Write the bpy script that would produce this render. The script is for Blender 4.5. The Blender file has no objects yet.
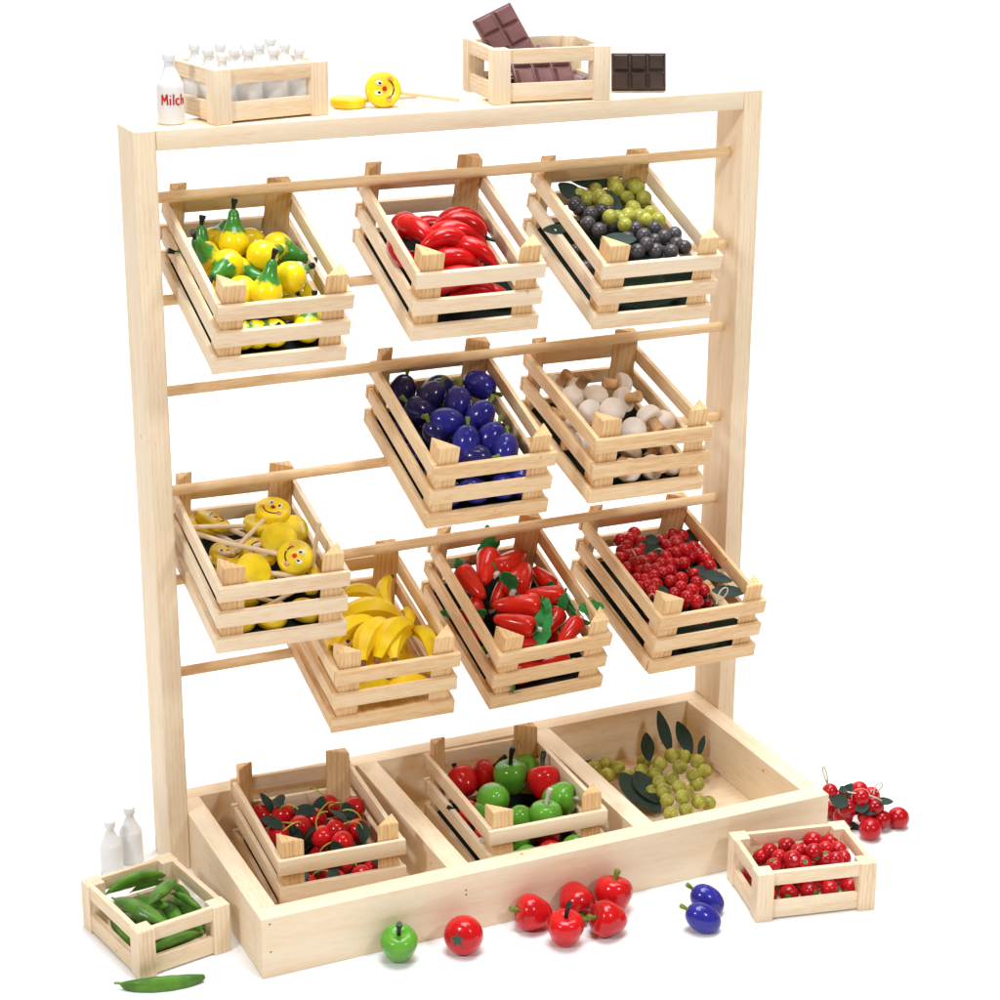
import bpy, bmesh, math, random
from mathutils import Vector, Matrix, Euler
U = 0.01                       # the scene is written in centimetres
rnd = random.Random(7)
scene = bpy.context.scene
col = scene.collection
V = Vector

# ---------------------------------------------------------------- camera
CAM = V((-46.072, -171.712, 98.713)); CROT = Euler((1.2310, -0.0060, -0.4310), 'XYZ'); FPX = 2141.055
CR = CROT.to_matrix()
RIGHT, UP, TOW = CR @ V((1, 0, 0)), CR @ V((0, 1, 0)), CR @ V((0, 0, 1))
cd = bpy.data.cameras.new('camera'); co = bpy.data.objects.new('camera', cd); col.objects.link(co)
co.location = CAM * U; co.rotation_euler = CROT
cd.sensor_width = 36; cd.lens = FPX / 1000 * 36; cd.clip_start = 0.05; cd.clip_end = 100
scene.camera = co

def ray(px, py):
    return CR @ V(((px - 500) / FPX, -(py - 500) / FPX, -1))
def depth(p): return -(CR.transposed() @ (V(p) - CAM)).z
def rpx(p, n): return n * depth(p) / FPX           # picture size -> size in cm at that distance
def scr(v): return (RIGHT * v[0] + UP * v[1] + TOW * v[2]).normalized()
def on_z(px, py, z):
    q = ray(px, py); return CAM + q * ((z - CAM.z) / q.z)

# ---------------------------------------------------------------- materials
def new_mat(name):
    m = bpy.data.materials.new(name); m.use_nodes = True
    return m, m.node_tree.nodes, m.node_tree.links, m.node_tree.nodes['Principled BSDF']
def ramp(N, stops):
    r = N.new('ShaderNodeValToRGB'); e = r.color_ramp.elements
    while len(e) < len(stops): e.new(0.5)
    for i, (p, c) in enumerate(stops): e[i].position = p; e[i].color = (*c, 1)
    return r
def wood(name, c0, c1, c2, rough=.55):
    m, N, L, B = new_mat(name)
    at = N.new('ShaderNodeAttribute'); at.attribute_name = 'gv'
    tn = N.new('ShaderNodeAttribute'); tn.attribute_name = 'tone'
    mp = N.new('ShaderNodeMapping'); mp.inputs['Scale'].default_value = (.10, 1, 1); L.new(at.outputs['Vector'], mp.inputs[0])
    n1 = N.new('ShaderNodeTexNoise'); n1.inputs['Scale'].default_value = 1.6; n1.inputs['Detail'].default_value = 5; n1.inputs['Distortion'].default_value = .6
    n2 = N.new('ShaderNodeTexNoise'); n2.inputs['Scale'].default_value = 9; n2.inputs['Detail'].default_value = 4
    L.new(mp.outputs[0], n1.inputs['Vector']); L.new(mp.outputs[0], n2.inputs['Vector'])
    wv = N.new('ShaderNodeTexWave'); wv.bands_direction = 'Y'; wv.inputs['Scale'].default_value = .8; wv.inputs['Distortion'].default_value = 5
    wv.inputs['Detail'].default_value = 2; wv.inputs['Detail Scale'].default_value = 1.2; L.new(mp.outputs[0], wv.inputs['Vector'])
    a = N.new('ShaderNodeMath'); a.operation = 'MULTIPLY_ADD'; a.inputs[1].default_value = .5; L.new(n2.outputs['Fac'], a.inputs[0])
    b = N.new('ShaderNodeMath'); b.operation = 'MULTIPLY'; b.inputs[1].default_value = .42; L.new(n1.outputs['Fac'], b.inputs[0]); L.new(b.outputs[0], a.inputs[2])
    c = N.new('ShaderNodeMath'); c.operation = 'MULTIPLY_ADD'; c.inputs[1].default_value = .13; L.new(wv.outputs['Fac'], c.inputs[0]); L.new(a.outputs[0], c.inputs[2])
    t = N.new('ShaderNodeMath'); t.operation = 'ADD'; L.new(c.outputs[0], t.inputs[0]); L.new(tn.outputs['Fac'], t.inputs[1])
    r = ramp(N, [(.30, c2), (.52, c1), (.72, c0)]); L.new(t.outputs[0], r.inputs[0]); L.new(r.outputs[0], B.inputs['Base Color'])
    # small brown knots here and there
    vo = N.new('ShaderNodeTexVoronoi'); vo.inputs['Scale'].default_value = .22; L.new(at.outputs['Vector'], vo.inputs['Vector'])
    kr = ramp(N, [(.0, (1, 1, 1)), (.05, (0, 0, 0))]); L.new(vo.outputs['Distance'], kr.inputs[0])
    mx = N.new('ShaderNodeMix'); mx.data_type = 'RGBA'; L.new(kr.outputs[0], mx.inputs['Factor']); L.new(r.outputs[0], mx.inputs[6]); mx.inputs[7].default_value = (.30, .13, .05, 1)
    L.new(mx.outputs[2], B.inputs['Base Color'])
    bp = N.new('ShaderNodeBump'); bp.inputs['Strength'].default_value = .12; bp.inputs['Distance'].default_value = .0006; L.new(a.outputs[0], bp.inputs['Height']); L.new(bp.outputs[0], B.inputs['Normal'])
    B.inputs['Roughness'].default_value = rough; B.inputs['Specular IOR Level'].default_value = .28
    return m
WOOD = wood('birch wood', (.86, .735, .555), (.83, .66, .455), (.73, .50, .285))
PINE = wood('pine wood', (.85, .675, .44), (.80, .57, .32), (.67, .395, .175))
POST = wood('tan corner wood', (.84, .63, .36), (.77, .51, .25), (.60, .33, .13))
SHADE_DOWEL = wood('dowel wood with orange shade', (.85, .66, .42), (.80, .56, .31), (.68, .41, .19))  # the orange shade on the rods is put into this wood colour
def paint(name, c, rough=.2, var=.14, coat=.22, spec=.28, c2=None, scale=60):
    m, N, L, B = new_mat(name)
    tc = N.new('ShaderNodeTexCoord'); oi = N.new('ShaderNodeObjectInfo')
    n = N.new('ShaderNodeTexNoise'); n.inputs['Scale'].default_value = scale; n.inputs['Detail'].default_value = 3
    ad = N.new('ShaderNodeVectorMath'); ad.operation = 'ADD'; L.new(tc.outputs['Object'], ad.inputs[0]); L.new(oi.outputs['Random'], ad.inputs[1])
    L.new(ad.outputs[0], n.inputs['Vector'])
    d = c2 or tuple(x * (1 - var * 2) for x in c)
    r = ramp(N, [(.33, d), (.62, c)]); L.new(n.outputs['Fac'], r.inputs[0])
    hs = N.new('ShaderNodeHueSaturation'); L.new(r.outputs[0], hs.inputs['Color'])
    mr = N.new('ShaderNodeMapRange'); mr.inputs['To Min'].default_value = 1 - var; mr.inputs['To Max'].default_value = 1 + var
    L.new(oi.outputs['Random'], mr.inputs['Value']); L.new(mr.outputs[0], hs.inputs['Value'])
    L.new(hs.outputs[0], B.inputs['Base Color'])
    B.inputs['Roughness'].default_value = rough; B.inputs['Coat Weight'].default_value = coat; B.inputs['Coat Roughness'].default_value = .04
    B.inputs['Specular IOR Level'].default_value = spec
    bp = N.new('ShaderNodeBump'); bp.inputs['Strength'].default_value = .05; bp.inputs['Distance'].default_value = .0005; L.new(n.outputs['Fac'], bp.inputs['Height']); L.new(bp.outputs[0], B.inputs['Normal'])
    return m
RED = paint('red lacquer', (.62, .009, .012)); TOMR = paint('tomato red', (.50, .006, .012)); GREEN = paint('apple green', (.13, .40, .035))
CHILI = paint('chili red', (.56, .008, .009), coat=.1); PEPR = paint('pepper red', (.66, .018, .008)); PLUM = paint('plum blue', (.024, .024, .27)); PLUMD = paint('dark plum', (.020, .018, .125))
YEL = paint('lollipop yellow', (.86, .62, .012), rough=.35); DARK = paint('black stem', (.012, .015, .014), rough=.4, coat=.1)
OLIVE = paint('olive stem', (.20, .28, .045), rough=.5, coat=0); STEMG = paint('green stem', (.16, .30, .06), rough=.5, coat=0)
FELT = paint('green felt', (.045, .27, .075), rough=.95, coat=0, spec=.1, scale=300); SHADE_SHEET = paint('dark green shade sheet', (.014, .022, .019), rough=.95, coat=0, spec=.1, scale=400); LEAF = paint('dark leaf', (.017, .040, .027), rough=.6, coat=0, scale=200)
GRG = paint('green grape', (.43, .42, .07), rough=.22, c2=(.25, .24, .028), scale=150); GRP = paint('purple grape', (.078, .07, .078), rough=.25, c2=(.04, .036, .038), scale=150)
MCAP = paint('mushroom white', (.88, .79, .70), rough=.5, coat=0, var=.08); MSTEM = paint('mushroom stem wood', (.70, .42, .20), rough=.6, coat=0, var=.2, scale=120)
BAN = paint('banana yellow', (.92, .68, .012), rough=.4, coat=.1, c2=(.84, .55, .02)); BANT = paint('banana tip', (.22, .10, .03), rough=.6, coat=0)
POD = paint('pea pod green', (.10, .255, .022), rough=.45, c2=(.05, .14, .012), coat=.15); MILK = paint('milk white', (.79, .79, .78), rough=.3, var=.02)
PEG = paint('white peg', (.82, .78, .72), rough=.5, coat=0); STICK = paint('lollipop stick wood', (.80, .62, .42), rough=.6, coat=0, var=.05)
CHOC = paint('dark chocolate', (.050, .032, .026), rough=.35, coat=.1); CHOCM = paint('milk chocolate', (.19, .085, .080), rough=.35, coat=.1)
STAR = paint('grey green paint', (.05, .11, .075), rough=.6, coat=0); WIRE = paint('thread yellow', (.46, .47, .09), rough=.7, coat=0); WIREW = paint('pale wire', (.6, .55, .42), rough=.5, coat=0)
EYEW = paint('eye white', (.85, .85, .82)); BLACK = paint('black paint', (.01, .01, .01)); INK = paint('red lettering', (.55, .02, .01), rough=.5, coat=0)
BROWN = paint('brown paint', (.16, .04, .01)); NOSE = paint('red nose paint', (.62, .02, .01)); NAIL = paint('nail head', (.18, .14, .11), rough=.5, coat=0)
SKIN = paint('orange cheek paint', (.80, .36, .08))
def pear_mat():
    m, N, L, B = new_mat('pear paint'); tc = N.new('ShaderNodeTexCoord'); oi = N.new('ShaderNodeObjectInfo')
    sp = N.new('ShaderNodeSeparateXYZ'); L.new(tc.outputs['Object'], sp.inputs[0])
    ad = N.new('ShaderNodeVectorMath'); ad.operation = 'ADD'; L.new(tc.outputs['Object'], ad.inputs[0]); L.new(oi.outputs['Random'], ad.inputs[1])
    n = N.new('ShaderNodeTexNoise'); n.inputs['Scale'].default_value = 130; n.inputs['Detail'].default_value = 2; L.new(ad.outputs[0], n.inputs['Vector'])
    a = N.new('ShaderNodeMath'); a.operation = 'MULTIPLY_ADD'; a.inputs[1].default_value = .012; L.new(n.outputs['Fac'], a.inputs[0]); L.new(sp.outputs['Z'], a.inputs[2])
    mr = N.new('ShaderNodeMapRange'); mr.inputs['From Min'].default_value = .0125; mr.inputs['From Max'].default_value = .0155; L.new(a.outputs[0], mr.inputs['Value'])
    mx = N.new('ShaderNodeMix'); mx.data_type = 'RGBA'; L.new(mr.outputs[0], mx.inputs['Factor']); mx.inputs[6].default_value = (.88, .66, .010, 1); mx.inputs[7].default_value = (.05, .23, .035, 1)
    L.new(mx.outputs[2], B.inputs['Base Color']); B.inputs['Roughness'].default_value = .22; B.inputs['Coat Weight'].default_value = .3; B.inputs['Coat Roughness'].default_value = .04; B.inputs['Specular IOR Level'].default_value = .3
    return m
PEAR = pear_mat()
WHITE, _n, _l, _b = new_mat('white studio paper'); _b.inputs['Roughness'].default_value = .9; _b.inputs['Specular IOR Level'].default_value = .1
_t = _n.new('ShaderNodeTexNoise'); _t.inputs['Scale'].default_value = 3; _r = ramp(_n, [(.3, (.86, .86, .86)), (.7, (.88, .88, .88))]); _l.new(_t.outputs['Fac'], _r.inputs[0]); _l.new(_r.outputs[0], _b.inputs['Base Color'])

# ---------------------------------------------------------------- mesh helpers
class MB:
    def __init__(s):
        s.bm = bmesh.new(); s.gv = s.bm.verts.layers.float_vector.new('gv'); s.tn = s.bm.verts.layers.float.new('tone')
    def stamp(s, verts, axis=0, tone=None):
        off = V((rnd.uniform(-60, 60), rnd.uniform(-60, 60), rnd.uniform(-60, 60))); tone = rnd.uniform(-.07, .07) if tone is None else tone
        for v in verts:
            c = v.co; v[s.gv] = V((c[axis], c[(axis + 1) % 3], c[(axis + 2) % 3])) + off; v[s.tn] = tone
    def box(s, a, b, bev=.05, tone=None, jit=0, M=None, seg=2):
        t = bmesh.new(); bmesh.ops.create_cube(t, size=1); a, b = V(a), V(b); d = b - a
        for v in t.verts: v.co = V((a[i] + (v.co[i] + .5) * d[i] for i in range(3)))
        if jit:
            j = V((rnd.uniform(-jit, jit) for i in range(3)))
            for v in t.verts: v.co += j + V((rnd.uniform(-jit, jit) * .3 for i in range(3)))
        if bev: bmesh.ops.bevel(t, geom=t.edges[:], offset=bev, segments=seg, affect='EDGES', profile=.6)
        s.merge(t, max(range(3), key=lambda i: d[i]), tone, M)
    def prism(s, pts, z0, z1, bev=.05, tone=None):
        t = bmesh.new(); lo = [t.verts.new((x, y, z0)) for x, y in pts]; hi = [t.verts.new((x, y, z1)) for x, y in pts]; n = len(pts)
        t.faces.new(lo[::-1]); t.faces.new(hi)
        for i in range(n): t.faces.new((lo[i], lo[(i + 1) % n], hi[(i + 1) % n], hi[i]))
        bmesh.ops.recalc_face_normals(t, faces=t.faces[:])
        if bev: bmesh.ops.bevel(t, geom=t.edges[:], offset=bev, segments=2, affect='EDGES')
        s.merge(t, 2, tone)
    def merge(s, t, axis, tone=None, M=None):
        mp = {}
        for v in t.verts: mp[v] = s.bm.verts.new(v.co)
        s.stamp(mp.values(), axis, tone)
        if M:
            for v in mp.values(): v.co = M @ v.co
        for f in t.faces: s.bm.faces.new([mp[v] for v in f.verts])
        t.free()
    def lathe(s, prof, n=24, squash=None, ribs=0):
        vs = []; new = []
        for r, z in prof:
            if r < 1e-4: row = [s.bm.verts.new((0, 0, z))]
            else:
                row = []
                for i in range(n):
                    a = 2 * math.pi * i / n; q = r * (1 + ribs * math.cos(a * 5)); row.append(s.bm.verts.new((q * math.cos(a), q * math.sin(a), z)))
            vs.append(row); new += row
        for a, b in zip(vs, vs[1:]):
            for i in range(n):
                j = (i + 1) % n
                if len(a) == 1 and len(b) == 1: continue
                if len(a) == 1: s.bm.faces.new((a[0], b[j], b[i]))
                elif len(b) == 1: s.bm.faces.new((a[i], a[j], b[0]))
                else: s.bm.faces.new((a[i], a[j], b[j], b[i]))
        for row, top in ((vs[0], 0), (vs[-1], 1)):
            if len(row) > 1: s.bm.faces.new(row if top else row[::-1])
        s.stamp(new, 2)
        return new
    def tube(s, pts, rad, n=10, sq=1.0):
        pts = [V(p) for p in pts]; rows = []; new = []; prev = None
        rad = rad if isinstance(rad, (list, tuple)) else [rad] * len(pts)
        for i, p in enumerate(pts):
            t = (pts[min(i + 1, len(pts) - 1)] - pts[max(i - 1, 0)]).normalized()
            if prev is None: u = t.orthogonal().normalized()
            else: u = (prev - t * prev.dot(t)).normalized()
            prev = u; w = t.cross(u)
            row = [s.bm.verts.new(p + (u * math.cos(a) + w * math.sin(a) * sq) * rad[i]) for a in (2 * math.pi * k / n for k in range(n))]
            rows.append(row); new += row
        for a, b in zip(rows, rows[1:]):
            for i in range(n): s.bm.faces.new((a[i], a[(i + 1) % n], b[(i + 1) % n], b[i]))
        s.bm.faces.new(rows[0][::-1]); s.bm.faces.new(rows[-1]); s.stamp(new, 2)
        return new
    def leaf(s, L, Wd, bend=.25, th=.06, serr=0, M=None, fold=.15):
        n = 9; top = []; bot = []
        for i in range(n):
            t = i / (n - 1); w = Wd * .5 * max(.06, math.sin(math.pi * min(1, t * .93 + .04)) ** .8) * (1 + serr * (1 if i % 2 else -1)); z = bend * L * (t * t)
            top.append([s.bm.verts.new((x, t * L, z + abs(x) * fold + th)) for x in (-w, -w * .5, 0, w * .5, w)])
            bot.append([s.bm.verts.new((x, t * L, z + abs(x) * fold)) for x in (-w, -w * .5, 0, w * .5, w)])
        new = [v for r in top + bot for v in r]
        for i in range(n - 1):
            for j in range(4):
                s.bm.faces.new((top[i][j], top[i][j + 1], top[i + 1][j + 1], top[i + 1][j])); s.bm.faces.new((bot[i][j], bot[i + 1][j], bot[i + 1][j + 1], bot[i][j + 1]))
            s.bm.faces.new((top[i][0], top[i + 1][0], bot[i + 1][0], bot[i][0])); s.bm.faces.new((top[i][4], bot[i][4], bot[i + 1][4], top[i + 1][4]))
        for k in (0, n - 1):
            for j in range(4):
                q = (top[k][j], bot[k][j], bot[k][j + 1], top[k][j + 1]); s.bm.faces.new(q if k == 0 else q[::-1])
        s.stamp(new, 1)
        if M:
            for v in new: v.co = M @ v.co
    def move(s, M):
        for v in s.bm.verts: v.co = M @ v.co
        return s
    def build(s, name, mat, parent=None, smooth=True, angle=40):
        for v in s.bm.verts: v.co = v.co * U
        me = bpy.data.meshes.new(name); s.bm.to_mesh(me); s.bm.free(); me.materials.append(mat)
        if smooth:
            me.shade_smooth()
            try: me.set_sharp_from_angle(angle=math.radians(angle))
            except Exception: pass
        o = bpy.data.objects.new(name, me); col.objects.link(o); o.parent = parent
        return o
def tag(o, label=None, cat=None, group=None, kind=None):
    if label: o['label'] = label
    if cat: o['category'] = cat
    if group: o['group'] = group
    if kind: o['kind'] = kind
    return o
def empty(name, label=None, cat=None, group=None):
    o = bpy.data.objects.new(name, None); o.empty_display_size = .02; col.objects.link(o); return tag(o, label, cat, group)
def copy_tree(o, parent=None):
    c = o.copy(); col.objects.link(c); c.parent = parent
    for ch in list(o.children): copy_tree(ch, c)
    return c
def frame(z, hint):
    z = z.normalized(); x = hint - z * hint.dot(z)
    if x.length < 1e-3: x = z.orthogonal()
    x.normalize(); y = z.cross(x)
    return Matrix((x, y, z)).transposed()
used = set()
def put(proto, pos, axis, hint=None, label=None, group=None, scale=1.0):
    """first use moves the model itself, later uses copy it with its parts"""
    if proto.name in used: o = copy_tree(proto)
    else: used.add(proto.name); o = proto
    hint = hint or V((0, 0, 1))
    o.location = V(pos) * U; o.rotation_euler = frame(axis, hint).to_euler(); o.scale = (scale,) * 3
    if label: o['label'] = label
    if group: o['group'] = group
    return o

# ---------------------------------------------------------------- setting: white paper sweep
H, W, PW, PD = 68.522, 60.0, 1.932, 4.97
bm = bmesh.new(); prof = [(-420, 0), (-200, 0), (60, 0), (150, 0)] + [(150 + 90 * math.sin(a), 90 - 90 * math.cos(a)) for a in (math.pi / 2 * k / 14 for k in range(1, 15))] + [(240, 380)]
rows = [[bm.verts.new((x * U, y * U, z * U)) for x in (-520, -100, 160, 580)] for y, z in prof]
for a, b in zip(rows, rows[1:]):
    for i in range(3): bm.faces.new((a[i], a[i + 1], b[i + 1], b[i]))
me = bpy.data.meshes.new('ground'); bm.to_mesh(me); bm.free(); me.materials.append(WHITE); me.shade_smooth()
gr = bpy.data.objects.new('ground', me); col.objects.link(gr); tag(gr, kind='structure')

# ---------------------------------------------------------------- the display stand
stand = empty('display_stand', 'pale wooden display stand with two posts, round rods and a divided tray at its foot', 'display stand')
for x in (0, W - PW):
    m = MB(); m.box((x, 0, 0), (x + PW, PD, H), .12, .06, seg=3); m.build('post', WOOD, stand)
m = MB(); m.box((PW + .03, .02, H - 1.731), (W - PW - .03, PD - .02, H - .02), .08, .08); m.build('crossbar', WOOD, stand)
RODY, RODZ = 2.333, (62.455, 53.555, 45.458, 36.313, 27.853, 18.903)
for z in RODZ:
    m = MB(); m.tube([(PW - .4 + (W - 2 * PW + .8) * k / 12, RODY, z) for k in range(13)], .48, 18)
    m.stamp(m.bm.verts, 0, .03); m.build('rod', SHADE_DOWEL, stand)
YF, TB, HB, D1, D2, TD = -20.726, 1.952, 5.672, 19.722, 38.214, 2.042
xl, xr = PW + .02, W - PW - .02
m = MB(); m.box((xl, YF, 0), (xr, YF + TB, HB), .08, .09); tf = m.build('tray_front', WOOD, stand)
for x, z in ((xl + .75, HB - .55), (xl + .75, HB - 3.2), (D1 + 1.0, HB - 1.5), (D1 + 1.0, HB - 1.95)):
    m = MB(); m.tube([(x, YF - .02, z), (x, YF + .1, z)], .085, 10); m.build('nail', NAIL, tf)
m = MB(); m.box((xl, PD - TB, 0), (xr, PD - .01, HB), .08, .05); m.build('tray_back', WOOD, stand)
for x in (xl, xr - TB):
    m = MB(); m.box((x, YF + TB + .01, 0), (x + TB, PD - TB - .01, HB - .01), .07, .06); m.build('tray_side', WOOD, stand)
for x in (D1, D2):
    m = MB(); m.box((x, YF + TB + .01, .5), (x + TD, PD - TB - .01, HB - .015), .07, .05); m.build('divider', WOOD, stand)
m = MB(); m.box((xl + TB + .01, YF + TB + .01, .12), (xr - TB - .01, PD - TB - .01, .48), .02, -.02); m.build('tray_floor', WOOD, stand)

# ---------------------------------------------------------------- crates
CW, CL, CH, SH, PE, CT, LEG = 11.637, 17.0, 6.66, 1.42, 1.62, .45, 2.0
class Crate:
    def __init__(s, pos, tilt, yaw, roll=0, dims=(CW, CL, CH)):
        s.M = Matrix.Translation(V(pos)) @ (Matrix.Rotation(yaw, 4, 'Z') @ Matrix.Rotation(tilt, 4, 'X') @ Matrix.Rotation(roll, 4, 'Y'))
        s.I = s.M.inverted(); s.R = s.M.to_3x3(); s.w, s.l, s.h = dims
    def at(s, px, py, z, r=.6, clamp=True):
        o = s.I @ CAM; q = s.I.to_3x3() @ ray(px, py); p = o + q * ((z - o.z) / q.z)
        if clamp:
            p.x = min(max(p.x, CT + r), s.w - CT - r); p.y = min(max(p.y, CT + r), s.l - CT - r)
        return s.M @ p
    def pt(s, x, y, z): return s.M @ V((x, y, z))
    def up(s): return s.R @ V((0, 0, 1))
def set_root(o, c):
    o.location = c.M.translation * U; o.rotation_euler = c.R.to_euler()
def big_crate(c, label, mat, base_shade=True):
    r = empty('slatted_crate', label, 'crate', 'large slatted crates'); set_root(r, c); w, l, h = CW, CL, CH
    zs = [0, (h - SH) / 2, h - SH]
    for y, n in ((0, 'front_panel'), (l - CT, 'back_panel')):
        m = MB()
        for z in zs: m.box((0, y, z), (w, y + CT, z + SH), .05, None, .05)
        m.build(n, mat, r)
    for x in (0.03, w - CT - .03):
        m = MB()
        for z in zs: m.box((x, CT + .02, z), (x + CT, l - CT - .15 + rnd.uniform(-.1, .1), z + SH - .02), .05, None, .04)
        m.build('side_panel', mat, r)
    for sx, sy in ((0, 0), (1, 0), (0, 1), (1, 1)):
        cx, cy = (CT + .05 if sx == 0 else w - CT - .05), (CT + .03 if sy == 0 else l - CT - .03); dx, dy = (1 if sx == 0 else -1), (1 if sy == 0 else -1)
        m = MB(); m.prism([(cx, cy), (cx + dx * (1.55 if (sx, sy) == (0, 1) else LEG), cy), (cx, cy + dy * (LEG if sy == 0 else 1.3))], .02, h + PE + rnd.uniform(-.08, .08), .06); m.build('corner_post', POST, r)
    m = MB(); n = 4; ww = (w - 2 * CT - .3) / n
    for k in range(n): m.box((CT + .15 + k * ww, CT + .05, .55), (CT + .15 + (k + 1) * ww - .02, l - CT - .05, .8), .02)
    m.build('base', mat, r)
    if base_shade:
        m = MB(); m.box((CT + .12, CT + .08, .82), (w - CT - .12, l - CT - .08, .95), .03); m.build('shade_sheet', SHADE_SHEET, r)  # added dark sheet, stands in for the shade seen between the slats
    return r
CRATES = {}
for key, pose, label, mat in [
    ('pears', (3.474, -8.138, 49.629, .353, -.016, .001), 'slatted crate of yellow pears, hanging left on the top rod', WOOD),
    ('chili', (19.746, -11.208, 51.308, .326, -.058, -.008), 'slatted crate of curved red chillies, between the pear crate and the grape crate', WOOD),
    ('grapes', (37.659, -9.713, 50.152, .339, -.037, .001), 'slatted crate of green and purple grapes, hanging right on the top rod', WOOD),
    ('plums', (20.815, -11.742, 34.577, .324, -.027, -.005), 'slatted crate of dark blue plums below the chilli crate', PINE),
    ('mush', (36.289, -12.228, 34.886, .234, -.032, .005), 'slatted crate of white mushrooms below the grape crate', PINE),
    ('lolly', (2.93, -7.844, 24.69, .221, -.043, .007), 'slatted crate of yellow lollipops, beside the left post', WOOD),
    ('bananas', (12.443, -10.097, 16.196, .238, -.039, -.001), 'slatted crate of yellow bananas, partly under the lollipop crate', PINE),
    ('peppers', (28.494, -8.337, 14.717, .356, .013, -.012), 'slatted crate of pointed red peppers with green felt leaves', PINE),
    ('tomatoes', (44.352, -9.687, 15.88, .284, .014, .015), 'slatted crate of tiny wired tomatoes, lowest on the right post', PINE),
    ('radish', (5.60, -14.75, .62, 0, -.066, .0), 'slatted crate of cherries with leaves standing in the left tray compartment', WOOD),
    ('apples', (24.60, -17.2, .62, 0, -.041, .0), 'slatted crate of red and green apples standing in the middle tray compartment', WOOD)]:
    pv = V(pose[:3]) + V((5.8, 8, 3)) - CAM
    pv = V(pose[:3]) + pv.normalized() * dict(pears=-.5, chili=2.5, grapes=1.2, plums=3, mush=2.7, lolly=-2, bananas=.3, peppers=-.3, tomatoes=.1).get(key, 0)
    CRATES[key] = Crate(pv, *pose[3:]); big_crate(CRATES[key], label, mat, key != 'bananas')
def small_crate(c, label):
    r = empty('small_crate', label, 'crate', 'small crates with square corner posts'); set_root(r, c); w, l, h = c.w, c.l, c.h; p = 1.6; t = .5
    for sx in (0, 1):
        for sy in (0, 1):
            m = MB(); x, y = sx * (w - p), sy * (l - p); m.box((x, y, 0), (x + p, y + p, h), .07); m.build('corner_post', WOOD, r)
    for y, n in ((.22, 'front_panel'), (l - t - .22, 'back_panel')):
        m = MB()
        for z0, z1 in ((.18, 1.75), (h - 1.3, h - .04)): m.box((p - .25, y, z0), (w - p + .25, y + t, z1), .05)
        m.build(n, WOOD, r)
    for x in (.12, w - t - .12):
        m = MB()
        for z0, z1 in ((.18, 1.75), (h - 1.3, h - .03)): m.box((x, p - .25, z0), (x + t, l - p + .25, z1), .05)
        m.build('side_panel', WOOD, r)
    m = MB()
    for k in range(3): ww = (w - 2 * t - .4) / 3; m.box((t + .2 + k * ww, t + .3, .22), (t + .2 + (k + 1) * ww - .08, l - t - .3, .45), .03)
    m.build('base', WOOD, r)
    return r
for key, pose, dims, label in [
    ('peas', (-7.615, -16.898, 0, 0, .19, 0), (8.735, 11.09, 4.62), 'small crate of green pea pods on the ground beside the left post'),
    ('cherry', (44.807, -29.873, 0, 0, -.211, 0), (11.235, 8.226, 4.75), 'small crate of shiny red tomatoes on the ground in front of the tray'),
    ('milk', (7.15, .305, H + .0, 0, .158, 0), (10.848, 9.0, 4.56), 'small crate filled with white milk bottles on top of the stand'),
    ('choc', (33.025, 1.203, H + .0, 0, -.106, 0), (11.057, 9.07, 4.8), 'small crate of chocolate bars on top of the stand')]:
    CRATES[key] = Crate(pose[:3], *pose[3:], dims=dims); small_crate(CRATES[key], label)

# ---------------------------------------------------------------- produce models (each with its parts, axis +Z)
def ell(rx, z0, z1, n=14, pw0=1.0, pw1=1.0):
    out = []; zc = (z0 + z1) / 2; hz = (z1 - z0) / 2
    for i in range(n + 1):
        a = -math.pi / 2 + math.pi * i / n; s = math.sin(a); r = rx * max(0, math.cos(a)) ** (pw0 if s < 0 else pw1); out.append((r if 0 < i < n else 0, zc + hz * s))
    return out
def bez(pts, n=10):
    def q(t):
        p = [V(x) for x in pts]
        while len(p) > 1: p = [a.lerp(b, t) for a, b in zip(p, p[1:])]
        return p[0]
    return [q(i / n) for i in range(n + 1)]
def spline(pts, n=6):
    out = []
    for i in range(len(pts) - 1):
        p0, p1, p2, p3 = (V((*pts[max(0, min(len(pts) - 1, k))], 0)) for k in (i - 1, i, i + 1, i + 2))
        for k in range(n):
            t = k / n; q = .5 * ((2 * p1) + (p2 - p0) * t + (2 * p0 - 5 * p1 + 4 * p2 - p3) * t * t + (3 * p1 - p0 - 3 * p2 + p3) * t ** 3); out.append((max(q.x, 0), q.y))
    out.append(pts[-1]); return out
def proto_pear():
    r = empty('pear', None, 'pear'); m = MB(); m.lathe(spline([(0, -1.18), (.55, -1.08), (1.05, -.62), (1.22, 0), (1.02, .68), (.66, 1.25), (.47, 1.85), (.40, 2.25), (.22, 2.5), (0, 2.55)], 4), 26); m.build('body', PEAR, r)
    m = MB(); m.tube(bez([(0, 0, 2.4), (0, 0, 2.8), (.12, 0, 3.3)], 6), [.19, .16, .16, .18, .22, .27, .24], 10); m.build('stem', DARK, r); return r
def proto_chili():
    r = empty('chilli', None, 'chilli'); P = bez([(0, 0, 0), (1.9, 0, 1.2), (2.0, 0, 3.6), (0, 0, 5.2)], 16); m = MB()
    m.tube(P, [.46, .67, .80, .87, .90, .90, .89, .87, .84, .80, .74, .67, .58, .48, .36, .22, .06], 18); m.build('body', CHILI, r)
    m = MB(); m.tube(bez([(.1, 0, .1), (-.25, 0, -.2), (-.4, 0, -1.0)], 6), [.46, .40, .27, .19, .16, .17, .18], 10); m.build('stem', LEAF, r); return r
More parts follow.
